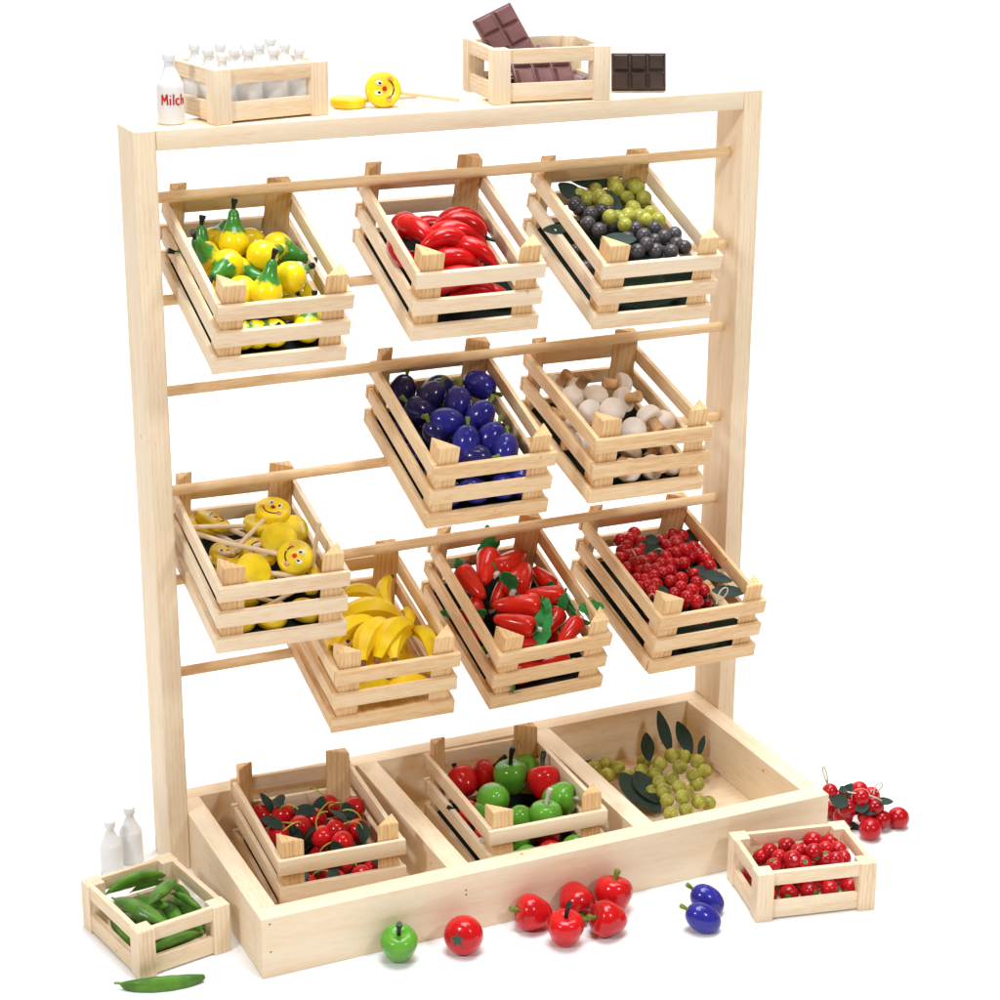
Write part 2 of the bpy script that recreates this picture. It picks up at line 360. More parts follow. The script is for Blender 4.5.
def proto_plum(mat=PLUM):
    r = empty('plum', None, 'plum'); m = MB(); m.lathe(ell(1.05, -1.4, 1.35, 18, .95, .85), 24); m.build('body', mat, r)
    m = MB(); m.tube(bez([(0, 0, 1.2), (0, 0, 1.5), (.12, 0, 1.95)], 5), [.13, .13, .14, .16, .2, .18], 10); m.build('stem', OLIVE, r); return r
def proto_mush():
    r = empty('mushroom', None, 'mushroom'); m = MB(); m.lathe(spline([(0, -.95), (.55, -.88), (.98, -.45), (1.08, .05), (.98, .28), (.6, .32), (0, .3)], 4), 22); m.build('cap', MCAP, r)
    m = MB(); m.lathe([(.50, .25), (.46, .6), (.48, 1.1), (.54, 1.45), (.50, 1.55), (0, 1.56)], 16); m.build('stem', MSTEM, r); return r
def proto_lolly():
    r = empty('lollipop', None, 'lollipop'); Ry = Matrix.Rotation(math.pi / 2, 4, 'Y')
    m = MB(); m.lathe([(0, -.42), (1.25, -.42), (1.38, -.36), (1.45, -.24), (1.45, .24), (1.38, .36), (1.25, .42), (0, .42)], 36); m.move(Ry); d = m.build('disc', YEL, r)
    m = MB(); m.tube([(0, 0, 1.3 + .55 * k) for k in range(10)], .2, 10); m.build('stick', STICK, r)
    def spot(y, z, ry, rz, x, mat, n):
        m = MB(); m.lathe([(0, -.03), (1, -.03), (.9, .03), (0, .04)], 16); m.move(Matrix.Translation((x, y, z)) @ Matrix.Diagonal((1, ry, rz, 1)) @ Ry); return m.build(n, mat, d)
    for s in (-1, 1):
        spot(.42 * s, -.42, .21, .29, .44, EYEW, 'eye'); spot(.38 * s, -.36, .10, .14, .48, BLACK, 'pupil')
    spot(0, .05, .2, .2, .47, NOSE, 'nose')
    spot(-.82, .45, .26, .26, .43, SKIN, 'cheek'); spot(.82, .45, .26, .26, .43, SKIN, 'cheek')
    m = MB(); m.tube([(.44, .85 * math.sin(a), -.05 + .85 * math.cos(a)) for a in (math.radians(-62 + 124 * k / 14) for k in range(15))], .06, 8); m.build('mouth', BROWN, d)
    return r
def proto_banana():
    r = empty('banana', None, 'banana'); P = bez([(0, 0, 0), (1.25, 0, .9), (1.35, 0, 3.1), (0, 0, 4.3)], 14); m = MB()
    m.tube(P, [.31, .45, .58, .67, .73, .77, .78, .78, .77, .73, .68, .60, .49, .36, .22], 6, .92); m.build('peel', BAN, r, angle=25)
    m = MB(); m.tube([P[0] + (P[0] - P[1]).normalized() * .35, P[0] + (P[1] - P[0]) * .1], [.2, .26], 7); m.build('stalk', BANT, r)
    m = MB(); m.tube([P[-1] + (P[-2] - P[-1]) * .1, P[-1] + (P[-1] - P[-2]).normalized() * .12], [.19, .13], 7); m.build('tip', BANT, r); return r
def proto_pepper():
    r = empty('pointed_pepper', None, 'pepper'); m = MB(); m.lathe(spline([(0, -.02), (.5, .0), (.92, .28), (1.04, .75), (.98, 1.5), (.82, 2.5), (.58, 3.4), (.32, 3.95), (0, 4.1)], 4), 22, ribs=.02); m.build('body', PEPR, r)
    m = MB(); m.tube([(0, 0, .1), (0, 0, -.6)], [.25, .22], 10); m.build('peg', PEG, r)
    m = MB(); m.leaf(2.3, 1.25, -.22, .1, .12, Matrix.Translation((0, 0, -.12)) @ Matrix.Rotation(-.2, 4, 'X')); m.leaf(1.3, .9, -.2, .1, .12, Matrix.Translation((0, 0, -.14)) @ Matrix.Rotation(math.pi, 4, 'Z')); m.build('felt_leaf', FELT, r); return r
def proto_apple(name, mat, stemmat, cat='apple', sl=1.0):
    r = empty(name, None, cat); m = MB(); m.lathe(spline([(0, -1.5), (.40, -1.45), (.88, -1.02), (1.23, -.25), (1.33, .35), (1.12, .88), (.70, 1.1), (.30, 1.05), (0, .92)], 4), 30); m.build('body', mat, r)
    m = MB(); m.tube(bez([(0, 0, .8), (0, 0, .9 + .6 * sl), (.25 * sl, 0, .95 + 1.4 * sl)], 6), [.15, .15, .16, .17, .19, .24, .2], 10); m.build('stem', stemmat, r); return r
def proto_cherry():
    r = empty('cherry', None, 'cherry'); m = MB(); m.lathe(ell(1.0, -.95, .95, 16), 22); m.build('fruit', RED, r)
    m = MB(); m.tube(bez([(0, 0, .85), (.3, .2, 1.7), (1.2, .5, 1.9), (1.7, .2, 1.2)], 12), .065, 8); m.build('stalk', WIRE, r)
    m = MB(); m.leaf(2.0, 1.2, -.2, .06, 0, Matrix.Translation((0, .2, 1.0)) @ Matrix.Rotation(.6, 4, 'Z') @ Matrix.Rotation(-.35, 4, 'X')); m.build('leaf', LEAF, r); return r
def proto_pod():
    r = empty('pea_pod', None, 'pea pod'); P = bez([(0, 0, 0), (.7, 0, 1.8), (.7, 0, 4.0), (0, 0, 6.0)], 26); R = []
    for i in range(27):
        t = i / 26; e = max(.03, math.sin(math.pi * min(1, t * .96 + .02)) ** .65); R.append(1.0 * e * (1 + .02 * math.cos(t * 2 * math.pi * 5)))
    m = MB(); m.tube(P, R, 14, .6); m.build('pod', POD, r)
    m = MB(); m.tube(bez([(0, 0, .05), (-.12, 0, -.2), (-.1, 0, -.5)], 4), [.12, .11, .1, .09, .1], 8); m.build('stem', STEMG, r); return r
def proto_bottle():
    r = empty('milk_bottle', None, 'milk bottle'); m = MB()
    m.lathe(spline([(0, 0), (.95, 0), (1.08, .08), (1.12, .3), (1.12, 2.9), (1.0, 3.4), (.68, 4.1), (.44, 4.6), (.40, 5.0)], 3) + [(.40, 5.02), (.52, 5.06), (.55, 5.3), (.55, 5.6), (.48, 5.72), (.3, 5.75), (0, 5.73)], 28); m.build('body', MILK, r)
    return r
def proto_choc(mat):
    r = empty('chocolate_bar', None, 'chocolate bar'); m = MB(); m.box((-2.45, -.22, -1.7), (2.45, .22, 1.7), .06)
    m.build('slab', mat, r)
    for i in range(3):
        for j in range(2):
            m = MB(); t = bmesh.new(); x0, z0 = -2.4 + i * 1.6, -1.65 + j * 1.65
            for k, (ins, y) in enumerate(((.06, -.2), (.26, -.46))):
                for x, z in ((x0 + ins, z0 + ins), (x0 + 1.6 - ins, z0 + ins), (x0 + 1.6 - ins, z0 + 1.65 - ins), (x0 + ins, z0 + 1.65 - ins)): t.verts.new((x, y, z))
            t.verts.ensure_lookup_table(); vv = t.verts
            t.faces.new((vv[4], vv[5], vv[6], vv[7]))
            for k in range(4): t.faces.new((vv[k], vv[(k + 1) % 4], vv[4 + (k + 1) % 4], vv[4 + k]))
            bmesh.ops.recalc_face_normals(t, faces=t.faces[:]); m.merge(t, 0); m.build('square', mat, r, smooth=False)
    return r

def crop(x0, y0, s): return lambda x, y: (x0 + s * x, y0 + s * y)

# ---- pears
c = CRATES['pears']; k = crop(140, 130, .26); pr = proto_pear(); G = 'pears in the top left crate'
for x, y, z, ax, lab in [
    (362, 432, 4.7, (0, 1, .15), 'yellow pear standing upright on the heap with green neck and black stem'),
    (470, 483, 5.0, (.5, .3, -.8), 'plain yellow pear ball right of the upright pear'),
    (528, 452, 4.0, (.95, -.35, .1), 'pear with green neck and black stem pointing right beside the right crate side'),
    (578, 566, 5.0, (.4, .35, -.8), 'large yellow pear near the front right corner of its crate'),
    (487, 625, 4.9, (.2, .95, .2), 'yellow pear with upright green neck close behind the front slats'),
    (338, 520, 5.0, (-.35, -.45, .82), 'pear turning its green blotched neck to the viewer below the upright pear'),
    (378, 548, 3.7, (.9, -.25, .35), 'sunken pear with green neck and stem pointing right in the middle of its crate'),
    (258, 500, 4.2, (-.25, .55, .8), 'pear with green top lying against the left crate side'),
    (238, 495, 3.2, (.0, .95, .1), 'pear at the back left with small upright green neck'),
    (275, 436, 3.3, (.45, .75, -.5), 'yellow pear in the back row left of the upright pear'),
    (425, 436, 3.4, (.5, .2, -.8), 'yellow pear in the back row just right of the upright pear'),
    (390, 622, 4.3, (-.3, .2, -.9), 'yellow pear behind the front left corner post of the pear crate')]:
    put(pr, c.at(*k(x, y), z, 1.35), scr(ax), RIGHT, lab, G, 1.12)
put(pr, c.pt(2.75, 12.3, 3.6), c.R @ V((-1, .1, .12)), V((0, 0, 1)), 'pear poking its black stem out through the left slats of its crate', G)
low = 'pear of the bottom layer, seen through the front slats of the pear crate'
for x, y, ax in ((3.0, 2.0, (.8, -.2, .3)), (5.7, 1.9, (-.8, .1, .3)), (8.6, 2.0, (.3, .5, .6)), (3.2, 5.2, (.5, .5, 0)), (8.2, 5.2, (0, 1, 0)), (5.6, 8.3, (1, 0, 0)), (8.6, 9.5, (0, 1, .3)), (2.6, 9.0, (.2, 1, 0)), (5.5, 11, (1, .2, 0)), (9.4, 12, (0, 1, 0)), (2.4, 12.5, (0, -1, 0)), (9.6, 7.3, (0, 1, 0)), (4.2, 1.95, (.9, .3, 0)), (9.2, 3.6, (0, 1, .2))):
    put(pr, c.pt(x, y, 2.2), c.R @ V(ax), V((0, 0, 1)), low if y < 3 else 'pear of the bottom layer, hidden deep in the pear crate', 'pears under the top layer')

# ---- chillies
c = CRATES['chili']; k = crop(330, 130, .23); pr = proto_chili(); G = 'chillies in the top middle crate'
def ends(pr, c, k, a, b, za, zb, bulge, L, lab, G, ra=.7, lo=.75, hi=1.3):
    A, B = c.at(*k(*a), za, ra), c.at(*k(*b), zb, ra * 1.15); s = min(max((B - A).length / L, lo), hi)
    return put(pr, A, B - A, scr(bulge), lab, G, s)
for a, b, za, zb, bu, lab in [
    ((668, 462), (420, 468), 5.4, 5.0, (.1, 1, .3), 'long red chilli arched across the top of the heap with its stem to the right'),
    ((590, 500), (350, 560), 5.6, 5.0, (.1, .9, .5), 'red chilli with bright long highlight and dark stem hanging down'),
    ((370, 402), (285, 520), 4.2, 4.0, (-.6, .7, .2), 'red chilli at the back left with short stem pointing right'),
    ((520, 520), (720, 600), 5.0, 4.6, (.1, .7, .7), 'red chilli lying at the front right below the arched one'),
    ((430, 585), (650, 600), 4.6, 4.2, (0, .5, .8), 'red chilli behind the front slats of its crate'),
    ((470, 425), (640, 440), 3.8, 3.6, (0, 1, .1), 'red chilli half hidden behind the arched chilli'),
    ((330, 600), (300, 480), 4.3, 4.2, (-.6, .3, .5), 'red chilli along the left crate side'),
    ((470, 640), (720, 590), 3.6, 3.6, (.1, .8, .5), 'red chilli low in the front half of the heap'),
    ((330, 470), (560, 480), 3.6, 3.4, (0, 1, .2), 'red chilli under the left end of the arched chilli'),
    ((420, 500), (690, 520), 4.7, 4.4, (.1, .9, .3), 'red chilli between the arched one and the highlighted one'),
    ((300, 440), (480, 560), 4.2, 4.4, (-.2, .8, .4), 'red chilli slanting down from the back left to the middle'),
    ((640, 540), (430, 520), 3.8, 3.6, (0, .9, .4), 'red chilli filling the middle of the heap under the highlighted one')]:
    ends(pr, c, k, a, b, za, zb, bu, 5.2, lab, G, 1.1, .9, 1.3)
for (x, y, z), (x2, y2, z2), b in (((2.0, 1.9, 3.4), (8.0, 1.7, 3.2), (0, 0, 1)), ((9.5, 2.3, 1.8), (3.5, 1.6, 1.9), (0, 1, 0)), ((3, 4, 2), (8.5, 5, 2), (0, 1, 0)), ((2.3, 10, 2.2), (2.2, 4.5, 2.2), (1, 0, 0)), ((9.5, 9, 2.4), (9.3, 4.5, 2.4), (-1, 0, 0)), ((3, 8, 2.2), (8.5, 8.5, 2.2), (0, 1, 0)), ((8.8, 10.5, 3.4), (4.4, 10.8, 3), (0, 1, 0))):
    A, B = c.pt(x, y, z), c.pt(x2, y2, z2)
    put(pr, A, B - A, c.R @ V(b), 'red chilli of the bottom layer, glimpsed between the chilli crate slats', 'chillies under the top layer', min(1.15, (B - A).length / 5.2))

# ---- plums
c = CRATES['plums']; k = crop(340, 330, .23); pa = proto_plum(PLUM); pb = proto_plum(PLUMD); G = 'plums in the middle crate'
for pr, x, y, z, ax, lab in [
    (pa, 608, 240, 4.8, (.85, -.45, .2), 'blue plum at the back right corner with its stem pointing right over the slats'),
    (pa, 512, 318, 5.2, (.1, .9, -.3), 'blue plum in the middle of the heap with upright olive stem'),
    (pa, 608, 376, 5.4, (.55, .75, .1), 'bright blue plum with slanted highlight on the right of the heap'),
    (pa, 465, 398, 5.3, (-.95, .15, .2), 'blue plum lying crosswise in the middle behind the left front post'),
    (pb, 392, 292, 4.9, (.6, .75, 0), 'dark plum with stem leaning to the upper right on the left of the heap'),
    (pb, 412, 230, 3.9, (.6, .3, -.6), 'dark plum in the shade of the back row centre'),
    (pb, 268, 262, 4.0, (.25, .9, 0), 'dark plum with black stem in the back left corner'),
    (pb, 350, 352, 4.2, (-.6, .4, .3), 'dark plum half hidden against the left side'),
    (pa, 548, 490, 4.9, (.1, .95, -.1), 'upright blue plum just behind the top front slat'),
    (pa, 650, 472, 4.7, (.5, .85, 0), 'blue plum leaning right with green stem near the front right'),
    (pa, 715, 520, 4.4, (.1, .8, -.4), 'small looking blue plum at the front right corner post'),
    (pb, 585, 555, 4.0, (1, 0, .2), 'plum wedged low behind the top front slat'),
    (pb, 420, 455, 4.1, (-.3, .5, .4), 'dark plum behind the front left corner post')]:
    put(pr, c.at(*k(x, y), z, 1.25), scr(ax), UP, lab, G, 1.2)
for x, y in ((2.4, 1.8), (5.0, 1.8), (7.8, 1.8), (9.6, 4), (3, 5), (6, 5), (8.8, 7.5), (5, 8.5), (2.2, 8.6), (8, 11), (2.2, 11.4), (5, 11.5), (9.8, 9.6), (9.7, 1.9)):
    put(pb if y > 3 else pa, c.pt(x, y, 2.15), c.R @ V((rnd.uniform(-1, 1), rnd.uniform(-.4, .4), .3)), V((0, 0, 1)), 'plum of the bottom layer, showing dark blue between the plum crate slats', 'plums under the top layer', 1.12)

# ---- mushrooms
c = CRATES['mush']; k = crop(510, 310, .26); pr = proto_mush(); G = 'mushrooms in the right middle crate'
for x, y, z, ax, lab in [
    (425, 290, 4.6, (-.95, .1, .2), 'mushroom with big white cap at the back right and stem to the left'),
    (262, 300, 3.8, (.45, .6, .5), 'mushroom at the back showing its brown stem end'),
    (185, 290, 3.6, (.5, .6, .5), 'mushroom in the back left corner with brown stem up'),
    (330, 335, 4.9, (-.6, -.4, -.5), 'white mushroom cap in the centre of the heap'),
    (238, 342, 4.6, (-.3, -.5, -.7), 'white mushroom cap against the left side'),
    (395, 385, 5.1, (-.2, -.6, -.6), 'white mushroom cap behind the front left corner post'),
    (440, 345, 4.6, (.75, .15, .6), 'mushroom lying with its round stem end towards the viewer'),
    (535, 412, 5.0, (.5, -.7, .3), 'white mushroom cap on the right with stem pointing down'),
    (305, 392, 4.5, (-.4, .3, -.7), 'small looking mushroom cap beside the top left slat'),
    (475, 462, 4.4, (0, -.4, -.8), 'white mushroom cap just behind the top front slat'),
    (585, 435, 4.2, (-.3, .2, -.8), 'pale mushroom cap at the front right corner'),
    (225, 405, 3.4, (-.9, .1, .3), 'mushroom seen through the left slats of its crate')]:
    put(pr, c.at(*k(x, y), z, 1.05), scr(ax), UP, lab, G, 1.13)
for x, y in ((2.2, 1.7), (4.6, 1.8), (7, 1.8), (9.2, 1.9), (3, 4.4), (6, 4.6), (9, 5), (2, 7), (5, 7.6), (8, 8), (2.2, 10), (6.4, 10.4)):
    put(pr, c.pt(x, y, 1.9), c.R @ V((rnd.uniform(-1, 1), rnd.uniform(-1, .6), rnd.uniform(-.6, .6))), V((0, 0, 1)), 'mushroom of the bottom layer, seen between the slats of the mushroom crate', 'mushrooms under the top layer', 1.1)

# ---- lollipops
c = CRATES['lolly']; k = crop(150, 440, .23); lol = proto_lolly(); G = 'lollipops in the crate by the left post'
def lolly(c, k, a, b, za, zb, face, lab, r=1.4):
    A = c.at(*k(*a), za, r); B = c.at(*k(*b), zb, .2, False)
    return put(lol, A, B - A, scr(face), lab, G, 1.1)
for a, b, za, zb, fc, lab in [
    ((535, 308), (400, 445), 5.2, 4.6, (.1, .75, .65), 'yellow lollipop with its smiling face tilted up at the back right'),
    ((560, 432), (420, 470), 5.0, 4.2, (-.05, -.5, -.85), 'lollipop showing its plain yellow back in the middle of the heap'),
    ((632, 512), (300, 440), 5.2, 5.6, (-.1, .45, .9), 'yellow lollipop with smiling face at the right, its stick pointing left'),
    ((448, 570), (700, 600), 5.0, 3.6, (0, -.45, -.9), 'lollipop with plain yellow back behind the front left corner post'),
    ((262, 332), (420, 420), 3.6, 2.6, (.3, .9, .2), 'yellow lollipop disc lying at the back left'),
    ((480, 372), (190, 378), 4.4, 5.6, (0, -.8, -.5), 'yellow lollipop with its stick pointing left in front of the back slats'),
    ((478, 490), (205, 408), 3.9, 5.0, (.2, .7, .6), 'lollipop half covered by crossing sticks in the middle'),
    ((635, 395), (500, 420), 4.1, 3.6, (0, -.5, -.85), 'yellow lollipop partly hidden right under the tilted smiling one'),
    ((215, 362), (330, 430), 3.2, 2.6, (-.2, -.9, -.3), 'small visible yellow lollipop edge at the left crate side'),
    ((335, 500), (480, 590), 3.2, 2.6, (.3, .7, .6), 'lollipop with orange cheeks beside the left slats')]:
    lolly(c, k, a, b, za, zb, fc, lab)
put(lol, c.pt(9.75, 5.0, 3.0), c.R @ V((.05, -.1, 1)), c.R @ V((-1, 0, 0)), 'lollipop standing on its head with its stick upright by the right slats', G)
for x, y, bx, by in ((2.6, 2.2, 1, .4), (5.4, 2.1, .6, .8), (8.6, 2.3, -1, .6), (4, 5.6, 1, 0), (8, 7, -1, 0), (4, 10, 1, .3)):
    put(lol, c.pt(x, y, 1.6), c.R @ V((bx, by, .12)), c.R @ V((0, 0, 1)), 'lollipop of the bottom layer, its yellow rim seen between the slats', 'lollipops under the top layer')

# ---- bananas
c = CRATES['bananas']; k = crop(270, 520, .22); pr = proto_banana(); G = 'bananas in the lower crate'
for a, b, za, zb, bu, lab in [
    ((330, 345), (515, 375), 4.6, 4.4, (.2, .9, .3), 'banana lying across the back of the heap with a cut tan end'),
    ((548, 262), (565, 430), 5.2, 3.6, (-.8, .1, .4), 'banana standing up against the back right corner post'),
    ((330, 450), (590, 445), 5.0, 4.8, (0, .9, .4), 'arched banana crossing the middle of the heap'),
    ((290, 575), (490, 480), 5.0, 5.2, (-.3, .9, .3), 'banana rising from the left front post to the middle'),
    ((420, 640), (575, 455), 5.3, 5.6, (-.6, .6, .5), 'large banana curving upwards from the top front slat'),
    ((490, 625), (655, 480), 5.0, 5.0, (-.3, .7, .6), 'banana right of the large curving one'),
    ((565, 630), (645, 520), 4.9, 4.6, (-.6, .5, .6), 'short looking banana near the front right'),
    ((735, 630), (645, 510), 4.6, 4.4, (.5, .7, .4), 'brownish banana leaning on the right slats'),
    ((285, 560), (285, 640), 4.0, 3.6, (-.8, 0, .5), 'banana squeezed behind the front left corner post'),
    ((620, 500), (600, 420), 4.0, 3.6, (.6, .5, .4), 'tan banana in the shade under the right end of the arched one'),
    ((440, 560), (330, 520), 3.8, 3.8, (0, .6, .7), 'banana half hidden under the arched banana')]:
    ends(pr, c, k, a, b, za, zb, bu, 4.3, lab, G, .6, .8, 1.35)
for x, y, bx, by in ((2.4, 1.6, 1, .15), (5.6, 1.6, 1, .1), (2.2, 3.4, 1, .6), (6, 4, 1, .4), (9, 9, -.1, -1), (2.2, 9, .1, -1), (4, 8, 1, .2), (4.5, 6, 1, .3), (5, 10.5, 1, .1), (6.5, 2.8, 1, .3), (3.4, 5, 1, .1)):
    put(pr, c.pt(x, y, 1.9), c.R @ V((bx, by, 0)), c.R @ V((0, .3, 1)), 'banana of the bottom layer, seen between the banana crate slats', 'bananas under the top layer')

# ---- pointed peppers
c = CRATES['peppers']; k = crop(400, 510, .23); pr = proto_pepper(); G = 'pointed peppers in the lower crate'
for a, b, za, zb, hint, lab in [
    ((366, 150), (362, 320), 4.6, 4.8, (1, .2, 0), 'red pepper pointing down at the back with a dark leaf behind it'),
    ((425, 275), (560, 155), 4.8, 4.2, (.5, .6, .5), 'red pepper with its tip at the upper right against the back post'),
    ((495, 350), (585, 205), 5.1, 4.2, (-.7, -.3, .3), 'red pepper with its tip upwards in the middle of the heap'),
    ((735, 372), (540, 365), 5.2, 5.0, (0, -.7, -.5), 'red pepper with rounded end at the right slats'),
    ((612, 418), (400, 415), 5.5, 5.2, (0, 1, .2), 'red pepper lying crosswise with its green leaf at the right end'),
    ((590, 515), (405, 470), 5.4, 5.2, (.1, 1, 0), 'red pepper just behind the top front slat with a long green leaf'),
    ((262, 262), (365, 385), 4.8, 4.8, (-.6, -.3, .2), 'red pepper lying along the left slats'),
    ((820, 470), (710, 560), 5.2, 4.6, (.4, .8, .1), 'red pepper at the front right corner with green leaf'),
    ((700, 440), (640, 520), 4.6, 4.0, (.3, -.6, .5), 'red pepper with its round end up beside the long green leaf'),
    ((690, 330), (600, 270), 4.3, 4.0, (.6, .4, 0), 'red pepper in the back right behind the crosswise ones'),
    ((330, 470), (330, 380), 4.2, 4.0, (-.6, .2, .3), 'red pepper half hidden behind the left top slat'),
    ((470, 320), (400, 420), 3.6, 3.4, (.7, .3, .5), 'red pepper deep in the middle with dark green leaf'),
    ((430, 570), (600, 580), 4.0, 3.9, (0, 1, 0), 'red pepper wedged low behind the top front slat')]:
    ends(pr, c, k, a, b, za, zb, hint, 4.1, lab, G, .85, .85, 1.25)
for x, y, bx, by in ((2.9, 1.9, 1, .05), (9.0, 2.3, -1, .1), (2.2, 5, 1, .2), (9.4, 5.5, -1, .3), (2.0, 11, .1, -1), (5, 8, 1, .2), (9.6, 11, -.1, -1), (3, 3.2, 1, .1), (8.8, 3.6, -1, .1), (5, 10.6, 1, 0), (6, 6.4, 1, 0)):
    put(pr, c.pt(x, y, 1.9), c.R @ V((bx, by, 0)), c.R @ V((0, 0, 1)), 'red pepper of the bottom layer, seen between the pepper crate slats', 'peppers under the top layer')

for (a, b, za, zb, w_) in (((640, 385), (612, 580), 6.2, 5.6, 1.7), ((775, 430), (885, 425), 5.9, 5.9, 1.5), ((320, 165), (425, 150), 4.2, 4.2, 1.6)):
    A, B = c.at(*k(*a), za, .2), c.at(*k(*b), zb, .2, False); z = (c.up() + TOW).normalized(); y = (B - A); L_ = y.length; y = (y - z * y.dot(z)).normalized(); x = y.cross(z)
    lo_ = MB(); lo_.leaf(L_, w_, -.05, .1, .13, None, .08); lo_.move(Matrix((x, y, z)).transposed().to_4x4()); o = lo_.build('felt_leaf', FELT); o.location = A * U
    tag(o, {385: 'long bright green felt leaf hanging between two crosswise red peppers', 430: 'green felt leaf at the front right corner of the pepper crate', 165: 'dark green felt leaf at the back left of the pepper crate'}[a[1]], 'leaf', 'felt leaves among the peppers')
# ---- bunches of beads (grapes, tomatoes)
def bunch(name, label, cat, group, berries, leaves, loops, mat, leafmat=LEAF, bname='grape'):
    """berries: (pos, r); leaves: (pos, direction, normal, length, width); loops: list of point lists; all in world cm"""
    o = V((0, 0, 0))
    for p, r in berries: o += p
    o /= len(berries); root = empty(name, label, cat, group); root.location = o * U
    for p, r in berries:
        m = MB(); m.lathe(ell(r, -r, r, 12), 18); m.move(frame(V((rnd.uniform(-1, 1), rnd.uniform(-1, 1), rnd.uniform(-1, 1))), V((1, 0, 0))).to_4x4()); m.move(Matrix.Translation(p - o))
        b = m.build(bname, mat, root)
    for p, d, nn, L, w in leaves:
        z = nn.normalized(); y = (d - z * d.dot(z)).normalized(); x = y.cross(z); M = Matrix((x, y, z)).transposed().to_4x4()
        m = MB(); m.leaf(L, w, .12, .07, 0); m.move(M); m.move(Matrix.Translation(p - o)); m.build('leaf', leafmat, root)
    for pts in loops:
        m = MB(); m.tube([q - o for q in bez(pts, 14)], .075, 7); m.build('wire', WIREW if bname == 'tomato' else WIRE, root)
    return root
c = CRATES['grapes']; k = crop(510, 130, .26); G = 'grape bunches in the top right crate'
def beads(c, k, pts, rp, zf, vary=0):
    out = []
    for x, y in pts:
        z = zf(x, y) if callable(zf) else zf; r = .78; p = c.at(*k(x, y), z + rnd.uniform(-.35, .35), r); out.append((p, rpx(p, rp) * (1 + rnd.uniform(-vary, vary))))
    return out
def lf(c, k, a, b, za, zb, w, n=None):
    A, B = c.at(*k(*a), za, .1), c.at(*k(*b), zb, .1, False); return (A, B - A, n or (c.up() + TOW * .6), (B - A).length, w)
bunch('grape_bunch', 'bunch of green grapes with dark leaves at the back of the grape crate', 'grapes', G,
    beads(c, k, [(440, 180), (495, 187), (488, 222), (410, 232), (345, 258), (315, 215), (265, 250), (525, 262), (473, 300), (500, 335), (430, 345), (540, 320), (368, 278), (570, 345), (450, 262), (395, 200), (300, 265), (412, 338), (442, 365), (455, 330), (520, 345), (385, 335)], 8.2, 4.8, .08) + [(c.at(*k(x, y), 3.0, .8), .62) for x, y in ((460, 215), (380, 240), (500, 290), (430, 300), (330, 240), (545, 350), (470, 190), (420, 205), (300, 235), (515, 225), (455, 330), (400, 290), (345, 290))],
    [lf(c, k, (395, 205), (240, 180), 5.0, 5.6, 1.9), lf(c, k, (280, 270), (185, 235), 4.6, 4.4, 1.8), lf(c, k, (385, 235), (420, 320), 5.4, 5.2, 1.3), lf(c, k, (350, 150), (450, 160), 5.0, 4.8, 1.3)], [], GRG)
bunch('grape_bunch', 'bunch of purple grapes along the left slats of the grape crate', 'grapes', G,
    beads(c, k, [(310, 322), (352, 312), (268, 302), (400, 355), (342, 385), (380, 312), (300, 360), (250, 285)], 7.8, 4.6, .06) + [(c.at(*k(x, y), 3.2, .8), .62) for x, y in ((330, 350), (290, 330), (370, 380))],
    [lf(c, k, (345, 425), (480, 440), 5.3, 5.2, 1.6)], [], GRP)
bunch('grape_bunch', 'bunch of purple grapes behind the top front slat of the grape crate', 'grapes', G,
    beads(c, k, [(482, 380), (515, 407), (557, 378), (592, 412), (632, 400), (560, 465), (490, 467), (620, 467), (670, 452), (558, 425), (525, 440), (640, 440), (450, 420)], 7.8, 4.7, .06) + [(c.at(*k(x, y), 3.2, .8), .62) for x, y in ((500, 430), (560, 440), (620, 430))],
    [lf(c, k, (470, 470), (640, 490), 4.0, 4.0, 1.8)], [], GRP)
bl = [(c.pt(x, y, z), .62) for x, y, z in ((3, 1.9, 2), (4.4, 2.2, 1.8), (5.6, 1.8, 2), (7, 2.1, 1.9), (8.6, 1.9, 2), (4, 3.8, 1.8), (6, 4, 2), (8, 4.2, 1.9), (2.4, 5, 2), (2, 7, 2), (2, 9.5, 2.2), (5, 7, 2), (8, 8, 2))]
bunch('grape_bunch', 'dark grape bunch of the bottom layer with leaves showing between the slats', 'grapes', G, bl,
    [(c.pt(2.4, 1.3, 3.9), c.R @ V((1, 0, 0)), c.R @ V((0, -1, .4)), 4.2, 2.0), (c.pt(6.4, 1.3, 3.7), c.R @ V((1, .1, 0)), c.R @ V((0, -1, .4)), 3.6, 2.0), (c.pt(1.3, 10, 4.2), c.R @ V((-.9, .3, .3)), c.R @ V((-.3, 0, 1)), 2.4, 1.5), (c.pt(2.2, 1.4, 1.9), c.R @ V((1, 0, 0)), c.R @ V((0, -1, .4)), 6.2, 1.6)], [], GRP)

